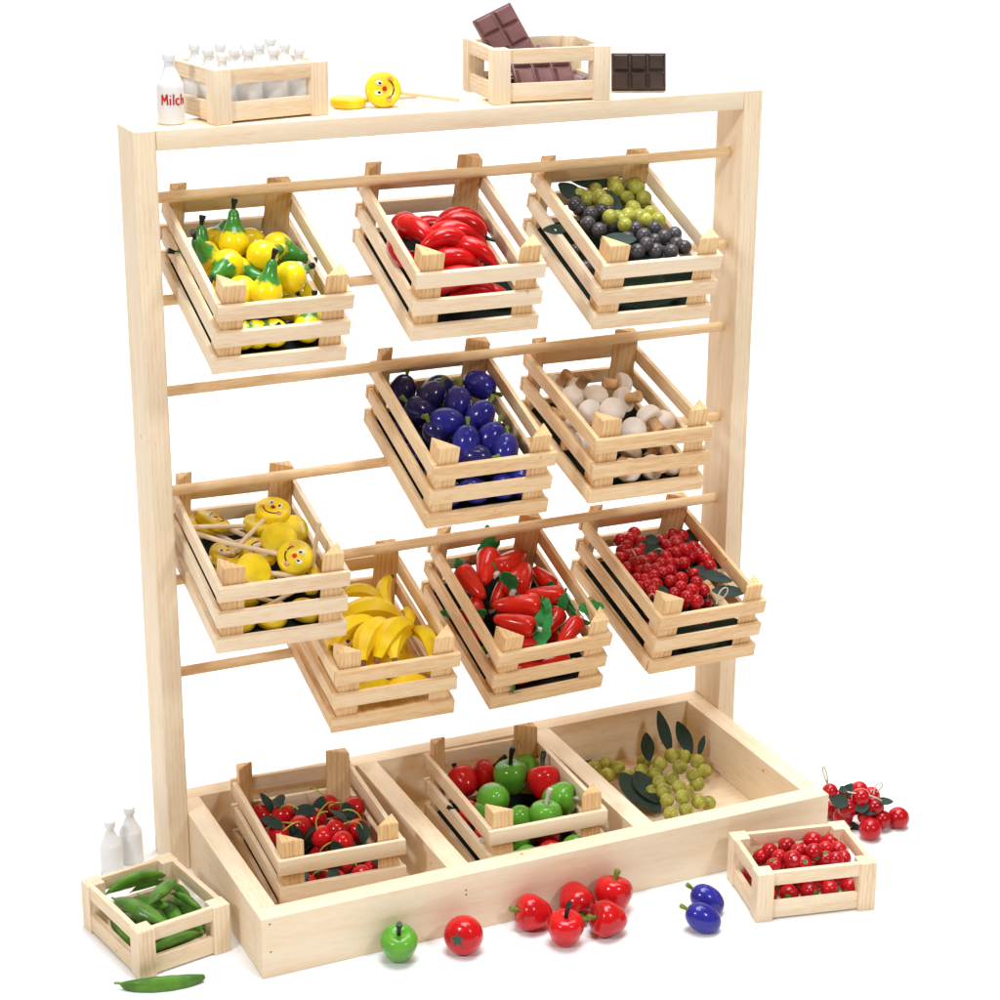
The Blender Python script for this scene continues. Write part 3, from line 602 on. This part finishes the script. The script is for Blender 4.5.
# ---- tomatoes on wires
c = CRATES['tomatoes']; k = crop(560, 480, .23); G = 'wired tomato bunches in the lower right crate'
def tom(cx, cy, n, rad, lab, z=4.6, leaves=(), loop=None, pts=None):
    P = pts or []
    if not pts:
        n = max(6, int(n * .72)); lv0 = 1
        for i in range(n):
            a = i * 2.4 + cx; q = rad * math.sqrt((i + .5) / n); P.append((cx + q * math.cos(a), cy + q * .8 * math.sin(a)))
    b = beads(c, k, P, 7.0, lambda x, y: z + .5 * (1 - math.hypot(x - cx, y - cy) / (rad + 1)), .08)
    lv = [lf(c, k, a, e, za, zb, 1.3) for a, e, za, zb in leaves] + [lf(c, k, (cx + 40 * math.cos(q), cy + 40 * math.sin(q)), (cx + 110 * math.cos(q + .5), cy + 80 * math.sin(q + .5)), z - .7, z - .9, 1.8) for q in (cx, cx + 2.2, cx + 4.2) if 240 < cx + 110 * math.cos(q + .5) < 640 and 240 < cy + 80 * math.sin(q + .5) < 520]
    lp = []
    if loop:
        a, t1, t2, e = loop; lp = [[c.at(*k(*a), z + .8, .3), c.at(*k(*t1), z + 2.2, .3), c.at(*k(*t2), z + 2.2, .3), c.at(*k(*e), z + .6, .3)]]
    bunch('tomato_bunch', lab, 'tomato bunch', G, b, lv, lp, TOMR, LEAF, 'tomato')
tom(318, 268, 9, 60, 'wired bunch of small tomatoes at the back left of its crate', leaves=[((360, 260), (430, 265), 4.6, 4.8)])
tom(300, 345, 10, 62, 'wired bunch of small tomatoes along the left slats', loop=((310, 300), (320, 310), (330, 330), (335, 345)))
tom(385, 380, 10, 60, 'wired bunch of small tomatoes left of the crate middle', 4.9)
tom(490, 270, 10, 62, 'wired bunch of small tomatoes at the back beside the corner post', loop=((410, 310), (430, 290), (440, 300), (450, 310)), leaves=[((450, 300), (370, 300), 4.4, 4.6)])
tom(545, 320, 10, 66, 'wired bunch of small tomatoes right of the crate middle', 4.9)
tom(660, 335, 11, 66, 'wired bunch of small tomatoes against the right slats', 4.5, leaves=[((640, 360), (730, 380), 4.8, 4.6)])
tom(470, 375, 8, 52, 'wired bunch of small tomatoes in the very middle of its crate', 4.7, leaves=[((480, 420), (430, 400), 4.9, 5.0)])
tom(560, 468, 14, 88, 'wired bunch of small tomatoes just behind the top front slat', 4.9, leaves=[((600, 400), (745, 450), 5.6, 5.4), ((660, 480), (800, 510), 4.8, 4.4), ((470, 480), (400, 490), 5.2, 5.0)], loop=((680, 540), (690, 430), (780, 460), (690, 530)))
tom(385, 450, 10, 56, 'wired bunch of small tomatoes behind the front left corner post', 4.6, loop=((385, 520), (390, 480), (420, 490), (410, 530)))
bl = [(c.pt(1.6 + (i % 7) * 1.35 + rnd.uniform(-.2, .2), 1.5 + (i // 7) * 2.4, 1.7 + rnd.uniform(-.2, .9)), .5) for i in range(28)]
bunch('tomato_bunch', 'shaded tomato bunch of the bottom layer with dark leaves behind the slats', 'tomato bunch', G, bl,
    [(c.pt(2.2, 1.2, 3.7), c.R @ V((1, 0, 0)), c.R @ V((0, -1, .3)), 4, 1.7), (c.pt(6.2, 1.2, 3.7), c.R @ V((1, 0, 0)), c.R @ V((0, -1, .3)), 3.6, 1.7), (c.pt(1.2, 11, 3.9), c.R @ V((0, -1, 0)), c.R @ V((-1, 0, .3)), 4, 1.6), (c.pt(4.6, 1.2, 1.9), c.R @ V((1, 0, 0)), c.R @ V((0, -1, .3)), 3.4, 1.5)], [], TOMR, LEAF, 'tomato')

# ---- cherries in the left tray crate
c = CRATES['radish']; k = crop(180, 720, .25); ch = proto_cherry(); G = 'cherries in the left tray crate'
for x, y, z, ax, hint, lab in [
    (415, 380, 4.0, (-.2, .4, .6), (1, -.3, 0), 'red cherry at the back left under a yellow stalk'),
    (708, 350, 4.8, (-.7, .5, .3), (-1, .3, 0), 'large red cherry at the back right in front of the corner post'),
    (628, 440, 4.9, (.6, .6, .5), (1, -.2, 0), 'red cherry in the middle with a bright highlight'),
    (712, 440, 4.4, (.3, .8, .3), (-.8, .6, 0), 'red cherry below the large one at the right slats'),
    (650, 490, 4.5, (-.9, .1, .3), (-1, 0, .2), 'red cherry just behind the top front slat'),
    (480, 428, 4.1, (-.5, .4, .6), (-1, .3, 0), 'red cherry left of the middle among leaves'),
    (390, 460, 4.2, (.5, .4, .6), (1, .4, 0), 'red cherry behind the front left corner post'),
    (572, 468, 4.4, (-.4, .6, .5), (.3, 1, 0), 'red cherry squeezed between two dark leaves'),
    (325, 385, 3.6, (.7, .2, .5), (1, -.4, 0), 'red cherry at the left slats of the tray crate'),
    (590, 345, 3.4, (-.2, .8, .3), (-.5, 1, 0), 'red cherry at the back under a looped stalk'),
    (540, 400, 4.0, (.3, .5, .8), (.8, .6, 0), 'red cherry almost covered by its leaf in the middle')]:
    p = c.at(*k(x, y), z, 1.05); put(ch, p, scr(ax), scr(hint), lab, G, rpx(p, 12.2))
for x, y in ((3, 1.9), (5.6, 1.8), (8, 1.9), (9.6, 3.6), (2.4, 5), (5, 4.6), (7.4, 5), (3.4, 7.8), (8.6, 8.4), (6, 8)):
    put(ch, c.pt(x, y, 2.1 if y > 3 else 2.9), c.R @ V((rnd.uniform(-.6, .6), .5, rnd.uniform(.6, 1))), c.R @ V((rnd.uniform(-1, 1), .6, .3)), 'cherry of the bottom layer, seen between the slats of the left tray crate', 'cherries under the top layer', .98)

# ---- apples in the middle tray crate
c = CRATES['apples']; k = crop(400, 700, .24)
ar = proto_apple('red_apple', RED, DARK); ag = proto_apple('green_apple', GREEN, DARK); aw = proto_apple('green_apple', GREEN, PEG); G = 'apples in the middle tray crate'
for pr, x, y, z, ax, rr, lab in [
    (ar, 340, 292, 4.0, (.6, .75, .1), 16, 'red apple at the back left with a black stem leaning right'),
    (ar, 262, 338, 4.2, (-.4, .5, -.6), 15.5, 'red apple against the left slats of the tray crate'),
    (ag, 463, 318, 4.9, (-.05, .95, .3), 18, 'large green apple with black curved stem in the middle of the crate'),
    (ag, 522, 268, 3.8, (.3, .4, -.7), 15.5, 'green apple behind the large green one'),
    (ar, 600, 338, 4.9, (-.1, .9, -.3), 17, 'red apple between two green ones at the right slats'),
    (ag, 392, 412, 4.9, (-.3, -.2, -.8), 17, 'smooth green apple behind the front left corner post'),
    (aw, 672, 410, 4.9, (.95, .05, .3), 17, 'green apple with white peg stem pointing right at the corner post'),
    (aw, 607, 482, 4.8, (.05, .95, .25), 16.5, 'green apple with upright white peg stem behind the top front slat'),
    (ag, 505, 500, 4.1, (.2, -.6, -.6), 15.5, 'green apple low between the front left post and the white peg apple'),
    (ag, 352, 478, 3.6, (-.5, -.2, -.7), 14.5, 'green apple showing only a sliver by the left slats')]:
    p = c.at(*k(x, y), z, 1.3); put(pr, p, scr(ax), RIGHT, lab, G, rpx(p, rr) / 1.33)
put(ar, c.pt(1.85, 9.5, 3.5), c.R @ V((-.9, .4, .2)), c.up(), 'red apple poking its black stem out through the left slats', G, .95)
put(ar, c.pt(1.9, 5.4, 3.3), c.R @ V((0, -.9, -.2)), c.up(), 'red apple seen through the left slats near the white peg', G, .95)
put(aw, c.pt(2.0, 2.6, 3.3), c.R @ V((-.9, .2, .45)), c.up(), 'green apple whose white peg stem sticks out through the left slats', G, .9)
for pr, x, y in ((ag, 4.4, 2.1), (ar, 6.9, 2.1), (ag, 9.4, 2.2), (ag, 5, 5.2), (ar, 8, 5.4), (ag, 4.6, 8.4), (ar, 8.4, 9)):
    put(pr, c.pt(x, y, 2.05), c.R @ V((rnd.uniform(-1, 1), -.4, .3)), c.up(), ('green' if pr is ag else 'red') + ' apple of the bottom layer in the middle tray crate', 'apples under the top layer', .92)

# ---- grapes lying in the right tray compartment
k = crop(560, 680, .28)
def tb(x, y, z):
    p = on_z(*k(x, y), z); p.x = min(max(p.x, D2 + TD + .7), xr - TB - .7); p.y = min(max(p.y, YF + TB + .7), PD - TB - .7); return p
B = []
for x, y, z in [(165, 300, 1.1), (207, 314, 1.4), (168, 340, 1.6), (240, 348, 1.2), (300, 292, 1.4), (290, 325, 1.7), (355, 300, 2.0), (342, 335, 1.6), (400, 270, 2.4), (446, 272, 2.2), (428, 310, 2.9), (490, 290, 2.1), (516, 325, 1.5), (478, 340, 2.5), (490, 370, 1.8), (400, 352, 2.7), (355, 365, 2.4), (425, 382, 3.0), (370, 396, 2.9), (382, 430, 3.2), (438, 418, 3.1), (495, 435, 2.2), (530, 440, 1.5), (395, 478, 2.6), (450, 466, 2.2), (330, 400, 1.3), (455, 400, 1.6), (120, 315, 1.0)]:
    p = tb(x, y, z); B.append((p, rpx(p, 7.6) * rnd.uniform(.94, 1.06)))
def tl(a, b, za, zb, w, n): A, E2 = on_z(*k(*a), za), on_z(*k(*b), zb); return (A, E2 - A, scr(n), (E2 - A).length, w)
bunch('grape_bunch', 'bunch of green grapes with dark upright leaves lying in the right tray compartment', 'grapes', 'grape bunch in the tray', B,
    [tl((318, 290), (300, 190), 2.2, 4.6, 1.5, (.3, .2, .9)), tl((395, 260), (345, 115), 2.6, 6.0, 1.3, (.2, .3, .9)), tl((470, 265), (420, 150), 2.6, 5.2, 1.5, (-.2, .3, .9)), tl((495, 270), (520, 205), 2.2, 3.6, .7, (-.3, .3, .9)),
     tl((350, 475), (215, 372), 1.0, 1.0, 3.4, (.1, .95, .35)), tl((110, 300), (75, 270), .9, 1.2, 1.0, (.1, .8, .5)), tl((345, 440), (270, 362), 1.3, 1.1, 2.6, (.1, .95, .35))], [], GRG)

# ---- pea pods
c = CRATES['peas']; k = crop(60, 790, .21); pod = proto_pod(); G = 'pea pods in the small crate'
for a, b, za, zb, bu, lab in [
    ((265, 520), (510, 640), 3.8, 3.4, (-.3, .6, .6), 'largest green pea pod lying diagonally at the front of its crate'),
    ((225, 490), (500, 408), 3.4, 3.4, (0, 1, .2), 'curved pea pod along the back left side of its crate'),
    ((420, 545), (545, 425), 4.2, 4.3, (.5, .6, .5), 'pea pod resting on top of the others and pointing to the back'),
    ((375, 500), (515, 550), 3.9, 3.6, (-.4, -.6, .4), 'short pea pod curving at the middle of its crate'),
    ((535, 495), (690, 580), 3.4, 2.9, (.4, .7, .5), 'thick pea pod at the right side of its crate'),
    ((330, 470), (420, 460), 2.6, 2.6, (0, 1, .3), 'pea pod low behind the top one'),
    ((560, 450), (690, 540), 2.6, 2.4, (.5, .7, .3), 'pea pod lying deep along the back right side of its crate'),
    ((300, 520), (420, 600), 2.5, 2.4, (-.5, -.6, .4), 'pea pod lying deep along the front left side of its crate')]:
    ends(pod, c, k, a, b, za, zb, bu, 6.0, lab, G, .7, .5, 1.1)
for (x, y), (x2, y2) in (((1.3, 1.4), (6.8, 1.6)), ((1.3, 3), (1.6, 8.6)), ((7.2, 2.5), (7.0, 8.4)), ((2.6, 4), (6.4, 3.6)), ((3, 6), (6.4, 7)), ((2, 7.5), (6.6, 9)), ((2.4, 2.6), (6.4, 2.8)), ((4.4, 3), (4.2, 8.6)), ((5.8, 3), (5.6, 8.8)), ((2.8, 3), (2.7, 8.5))):
    A, E2 = c.pt(x, y, 1.35), c.pt(x2, y2, 1.45)
    put(pod, A, E2 - A, c.up(), 'pea pod of the bottom layer, seen between the slats of the small crate', 'pea pods under the top layer', (E2 - A).length / 6)
A, E2 = on_z(121, 984, .55), on_z(205, 976, .55)
put(pod, A, E2 - A, scr((0, -1, .2)), 'single green pea pod lying on the ground in front of its crate', None, (E2 - A).length / 6)

# ---- shiny red tomatoes in the small crate on the right
c = CRATES['cherry']; k = crop(700, 740, .23); G = 'red tomatoes in the small crate'
def proto_tom():
    r = empty('tomato', None, 'tomato'); m = MB(); m.lathe(spline([(0, -.9), (.5, -.85), (.95, -.4), (1.0, .1), (.8, .62), (.4, .86), (0, .84)], 4), 24); m.build('body', TOMR, r)
    m = MB()
    for i in range(5): m.leaf(.75, .3, -.35, .04, 0, Matrix.Rotation(i * 1.2566, 4, 'Z') @ Matrix.Translation((0, 0, .86)))
    m.build('calyx', FELT, r); return r
to = proto_tom()
for x, y, z, ax, rp, lab in [
    (480, 425, 3.6, (.2, .2, -.9), 10.5, 'red tomato on top of the heap in the small crate'), (560, 442, 3.2, (.4, .3, -.8), 10, 'red tomato right of the topmost one in the small crate'),
    (378, 462, 3.4, (-.1, .4, -.8), 9.8, 'red tomato left of the topmost one in the small crate'), (300, 482, 3.0, (-.5, .2, -.7), 9.2, 'red tomato by the left side of the small crate'),
    (322, 545, 3.4, (-.3, .8, .4), 8.6, 'small red tomato with dark calyx behind the front left post'), (402, 522, 3.7, (-.2, -.3, -.9), 10.5, 'red tomato at the front of the small crate left of the calyx'),
    (495, 488, 3.9, (.3, -.6, .6), 10, 'red tomato with dark starry calyx turned to the viewer'), (600, 478, 3.3, (.5, 0, -.8), 9.6, 'red tomato against the right side of the small crate'),
    (622, 515, 3.2, (.3, -.5, -.6), 9, 'red tomato in the front right corner of the small crate'), (545, 515, 3.3, (-.1, .8, .5), 9, 'red tomato low behind the front slat near the calyx'),
    (255, 495, 2.6, (-.5, .6, 0), 8.5, 'red tomato peeping over the left slat of the small crate'), (345, 510, 3.5, (.2, .4, -.7), 8.6, 'red tomato squeezed between the calyx tomato and the left heap'), (450, 535, 3.5, (.1, .3, .8), 8.6, 'small red tomato at the front slat in the middle of the small crate'),
    (425, 485, 3.6, (-.2, .5, -.7), 8.8, 'red tomato in the centre of the heap in the small crate'), (545, 475, 3.6, (.3, .3, -.8), 8.8, 'red tomato in the centre right of the heap in the small crate'),
    (590, 520, 3.4, (.2, .2, -.9), 8.6, 'red tomato near the front right post of the small crate'), (515, 452, 3.0, (0, .4, -.8), 8.8, 'red tomato just under the topmost one in the small crate'),
    (440, 455, 2.8, (0, .8, -.5), 9, 'red tomato in the second row of the small crate')]:
    p = c.at(*k(x, y), z, .8); put(to, p, scr(ax), RIGHT, lab, G, rpx(p, rp * .93))
for i in range(15):
    x, y = 1.7 + (i % 5) * 1.95, 1.75 + (i // 5) * 2.1
    put(to, c.pt(x, y, 1.5), c.R @ V((rnd.uniform(-1, 1), -.8, rnd.uniform(-.3, .6))), c.up(), 'red tomato of the bottom layer, seen between the slats of the small crate', 'red tomatoes under the top layer', .86)

# ---- bunch lying right of the tray
k = crop(700, 740, .23); B = []
for x, y, z, rp in [(622, 330, 1.0, 10.4), (740, 388, .98, 11.6), (862, 338, .98, 11.2), (792, 345, 1.1, 9.5), (692, 218, 2.2, 9.2), (745, 240, 2.0, 8.8), (680, 288, 2.0, 8.2), (722, 330, 1.2, 9), (655, 250, 1.6, 8.5), (570, 300, .9, 9)]:
    p = on_z(*k(x, y), z); B.append((p, rpx(p, rp)))
bc = B[7][0].copy(); D0 = depth(bc)
def g(x, y, z): q = ray(*k(x, y)); return CAM + q * ((D0 - (z - 1.6) * .8) / -(CR.transposed() @ q).z)
for x, y, z, rp in ((565, 222, 2.2, 8), (700, 250, 2.4, 9.6), (640, 300, 2.4, 9.8), (600, 255, 2.0, 9), (760, 290, 2.2, 9.5)): p = g(x, y, z); B.append((p, rpx(p, rp)))
def gl(a, b, za, zb, w, n): A, E2 = g(*a, za), g(*b, zb); return (A, E2 - A, scr(n), (E2 - A).length, w)
rb = bunch('tomato_bunch', 'bunch of red tomatoes with leaves and thread loops on the ground behind the tray corner', 'tomato bunch', 'loose bunch on the ground', B,
    [gl((600, 270), (650, 185), 2.2, 2.8, 1.2, (-.2, .5, .8)), gl((760, 265), (838, 272), 2.8, 2.6, 1.0, (.2, .8, .6)), gl((640, 270), (570, 270), 1.6, 1.9, 1.4, (-.2, .5, .8)), gl((700, 290), (750, 330), 2.6, 2.2, 1.2, (.1, .5, .8)), gl((660, 355), (690, 430), 1.4, .4, 1.2, (-.2, .2, .9)), gl((600, 300), (690, 330), 1.9, 2.0, 1.2, (0, .6, .7)), gl((640, 215), (610, 235), 2.6, 2.2, .9, (0, .6, .7)), gl((570, 250), (640, 290), 2.9, 3.0, 1.5, (0, .4, .9)), gl((670, 300), (735, 285), 3.1, 3.2, 1.2, (0, .4, .9)), gl((650, 330), (620, 260), 2.9, 2.9, 1.3, (.2, .3, .9))],
    [[g(560, 205, 2.2), g(500, 80, 4.6), g(560, 90, 4.6), g(556, 215, 2.2)], [g(755, 235, 2.8), g(760, 160, 3.8), g(830, 180, 3.6), g(770, 225, 2.8)], [g(640, 225, 2.8), g(700, 240, 3.2), g(745, 232, 3.0), g(790, 265, 2.8)], [g(640, 400, 1.2), g(650, 360, 2.0), g(680, 380, 1.6), g(690, 430, .5)]], TOMR, LEAF, 'tomato')

# ---- loose fruit on the ground in front
k = crop(360, 840, .2)
def floor_fruit(pr, x, y, rp, ax, hint, lab, group=None, base=1.33, kk=None, low=1.28):
    kk = kk or k; z = 1.2
    for _ in range(3): p = on_z(*kk(x, y), z); s = rpx(p, rp) / base; z = low * s
    return put(pr, p, scr(ax), scr(hint), lab, group, s)
floor_fruit(ag, 195, 518, 19, (.02, .78, .6), (.2, -.2, 1), 'green apple with black stem alone on the ground in front of the tray')
tm = empty('tomato', None, 'tomato'); m = MB(); m.lathe(spline([(0, -1.25), (.55, -1.15), (1.15, -.6), (1.3, .1), (1.05, .8), (.5, 1.12), (0, 1.15)], 4), 28); m.build('body', RED, tm)
m = MB(); bmx = m.bm; cv = bmx.verts.new((0, 0, 1.19)); ring = []
for i in range(10):
    a = i * math.pi / 5; rr = .5 if i % 2 == 0 else .25; ring.append(bmx.verts.new((rr * math.cos(a), rr * math.sin(a), 1.19 - .17 * rr * rr)))
for i in range(10): bmx.faces.new((cv, ring[i], ring[(i + 1) % 10]))
e = bmesh.ops.extrude_face_region(bmx, geom=bmx.faces[:]); bmesh.ops.translate(bmx, verts=[v for v in e['geom'] if isinstance(v, bmesh.types.BMVert)], vec=(0, 0, -.14)); bmesh.ops.recalc_face_normals(bmx, faces=bmx.faces[:])
m.build('calyx', STAR, tm, smooth=False)
floor_fruit(tm, 518, 475, 19.8, (-.32, -.1, .9), (0, 1, 0), 'red tomato with green painted star lying between the green apple and the red ones', None, 1.3, None, 1.22)
k2 = crop(490, 850, .25); rs = proto_apple('red_apple', RED, OLIVE, sl=.55); G = 'loose red apples in front of the tray'
for pr, x, y, rp, ax, lab in [
    (rs, 168, 250, 18.5, (-.95, .2, .25), 'loose red apple with green stem pointing left, leftmost of its heap'),
    (ar, 302, 312, 18.5, (.02, .86, .45), 'loose red apple standing upright at the front with black stem'),
    (rs, 345, 205, 18.5, (.2, -.5, .4), 'loose red apple in the middle at the back of its heap'),
    (rs, 470, 275, 18.5, (-.85, .15, .4), 'loose red apple right of the upright one'),
    (rs, 492, 175, 19.5, (.12, .97, .1), 'loose red apple at the back right with olive stem upright')]:
    floor_fruit(pr, x, y, rp, ax, (1, 0, .3), lab, G, 1.33, k2)
G = 'loose plums on the ground'
floor_fruit(pa, 868, 200, 14.3, (-.75, .6, .1), (0, 0, 1), 'loose blue plum behind the other one on the ground', G, 1.05, k2, 1.0)
floor_fruit(pa, 852, 272, 14.6, (-.85, .5, .15), (0, 0, 1), 'loose blue plum in front of the other one on the ground', G, 1.05, k2, 1.0)

# ---- milk bottles
bo = proto_bottle()
def bottle(pos, lab, group=None, s=1, rot=0): return put(bo, pos, V((0, 0, 1)), V((math.cos(rot), math.sin(rot), 0)), lab, group, s)
bottle(on_z(112.5, 872, 0), 'left white bottle of the two on the ground behind the pea pod crate', 'bottles on the ground', .93)
bottle(on_z(132, 860, 0), 'right white bottle of the two on the ground, next to the left post', 'bottles on the ground', .97)
c = CRATES['milk']
rows_ = ('front', 'second', 'back'); cols_ = ('left end', 'left of the middle', 'right of the middle', 'right end')
for j in range(3):
    for i in range(4):
        if j == 0 and i == 3: pass
        bottle(c.pt(1.75 + i * 2.44, 1.85 + j * 2.6, .46), 'white milk bottle in the %s row of the bottle crate, %s' % (rows_[j], cols_[i]), 'milk bottles in the crate', (.94, 1.0, .97)[(i + 2 * j) % 3] * .96)
mb = copy_tree(bo); mb.location = on_z(171.5, 123, H) * U; mb.rotation_euler = (0, 0, 0); mb.scale = (1.02,) * 3; mb['label'] = 'white milk bottle with red lettering standing on the left end of the top bar'
if 'group' in mb: del mb['group']
face_a = math.atan2(CAM.y, CAM.x - 4) + .16
arc = lambda cx, cy, rx, ry, a0, a1: [(cx + rx * math.cos(math.radians(a0 + (a1 - a0) * i / 10)), cy + ry * math.sin(math.radians(a0 + (a1 - a0) * i / 10))) for i in range(11)]
strokes = [[(-.98, 0), (-.94, .84)], [(-.94, .84), (-.72, .3)], [(-.72, .3), (-.48, .88)], [(-.48, .88), (-.46, .02)], [(-.22, 0), (-.2, .52)], [(-.19, .72), (-.18, .8)], [(.06, .02), (.1, .88)],
           arc(.5, .27, .2, .26, 50, 310), [(.84, 0), (.86, .86)], arc(1.0, .3, .15, .2, 170, 10) + [(1.16, .02)]]
m = MB()
for st in strokes:
    P = []
    for (x0, y0), (x1, y1) in zip(st, st[1:]):
        for q in range(4): P.append((x0 + (x1 - x0) * q / 4, y0 + (y1 - y0) * q / 4))
    P.append(st[-1]); m.tube([(1.125 * math.cos(face_a + x / 1.22), 1.125 * math.sin(face_a + x / 1.22), 1.62 + y) for x, y in P], .075, 7)
lo = m.build('lettering', INK, mb)

# ---- lollipops on the top bar
A = on_z(348, 102, H + .43); o = copy_tree(lol); o.location = A * U; ax = V((1, .12, 0)); o.rotation_euler = frame(ax, V((0, 0, -1))).to_euler(); o['label'] = 'yellow lollipop lying flat on the top bar beside the bottle crate'; o['group'] = 'lollipops on the top bar'
cpos = on_z(383, 90, H + 1.44); tip = on_z(470, 101, H + .3); o = copy_tree(lol); o.location = cpos * U; ax = tip - cpos; o.rotation_euler = frame(ax, scr((.15, .1, 1))).to_euler(); o['label'] = 'yellow lollipop propped up with its smiling face turned to the viewer on the top bar'; o['group'] = 'lollipops on the top bar'

# ---- chocolate
c = CRATES['choc']; cm = proto_choc(CHOCM); cdk = proto_choc(CHOC); G = 'chocolate bars in the small crate'
def bar(pr, pos, xdir, ndir, lab, group=G, s=1):
    """xdir: long side, ndir: way the moulded squares face"""
    x = xdir.normalized(); y = -(ndir - x * ndir.dot(x)).normalized(); z = x.cross(y); M = Matrix((x, y, z)).transposed()
    o = pr if pr.name not in used else copy_tree(pr); used.add(pr.name)
    o.location = V(pos) * U; o.rotation_euler = M.to_euler(); o.scale = (s,) * 3; o['label'] = lab
    if group: o['group'] = group
    elif 'group' in o: del o['group']
    return o
bar(cm, c.pt(2.8, 5.0, 5.0), scr((-.48, .88, .0)), scr((.2, -.05, .95)), 'reddish brown chocolate bar sticking up out of the left of its crate', G, 1.15)
bar(cm, c.pt(5.3, 2.35, 2.6), c.R @ V((1, .03, 0)), c.R @ V((0, -.75, .65)), 'milk chocolate bar leaning behind the front slats of its crate', G, 1.15)
bar(cm, c.pt(5.4, 5.6, 3.3), c.R @ V((1, -.05, 0)), c.R @ V((0, -.25, 1)), 'milk chocolate bar lying flat at the back of its crate', G, 1.1)
bar(cm, c.pt(8.3, 4.4, 1.7), c.R @ V((.75, -.6, -.25)), c.R @ V((.3, -.2, .9)), 'milk chocolate bar tilted down towards the right end of its crate', G, .95)
bar(cdk, c.pt(4.0, 5.4, 1.2), c.R @ V((1, .2, 0)), c.R @ V((0, 0, 1)), 'dark chocolate bar at the bottom of its crate', G, 1.0)
p = on_z(638, 91, H); p.z = H + 1.72
bar(cdk, p, RIGHT.copy() * 1 + V((0, 0, .0)), scr((0, .05, 1)), 'dark chocolate bar standing upright on the top bar right of its crate', None, 1.02)

# ---------------------------------------------------------------- light
w = bpy.data.worlds.new('World'); scene.world = w; w.use_nodes = True; bg = w.node_tree.nodes['Background']
bg.inputs[0].default_value = (1, .48, .16, 1); bg.inputs[1].default_value = .22
def area(name, loc, target, size, power, color=(1, 1, 1)):
    l = bpy.data.lights.new(name, 'AREA'); l.energy = power; l.size = size * U; l.color = color; o = bpy.data.objects.new(name, l); col.objects.link(o)
    o.location = V(loc) * U; o.rotation_euler = (V(target) - V(loc)).to_track_quat('-Z', 'Y').to_euler(); return o
area('left_softbox', (-170, -110, 190), (28, -5, 35), 32, 29, (.83, .93, 1))
area('right_softbox', (95, -215, 190), (30, -5, 35), 32, 20, (.83, .93, 1))
area('overhead_softbox', (18, -30, 300), (30, -5, 30), 130, 64, (.83, .93, 1))
area('backdrop_lamp', (120, 70, 330), (150, 240, 80), 220, 110)
scene.render.engine = 'CYCLES'
scene.view_settings.view_transform = 'Standard'; scene.view_settings.look = 'None'; scene.view_settings.exposure = 0; scene.view_settings.gamma = 1
scene.cycles.max_bounces = 8; scene.cycles.diffuse_bounces = 5
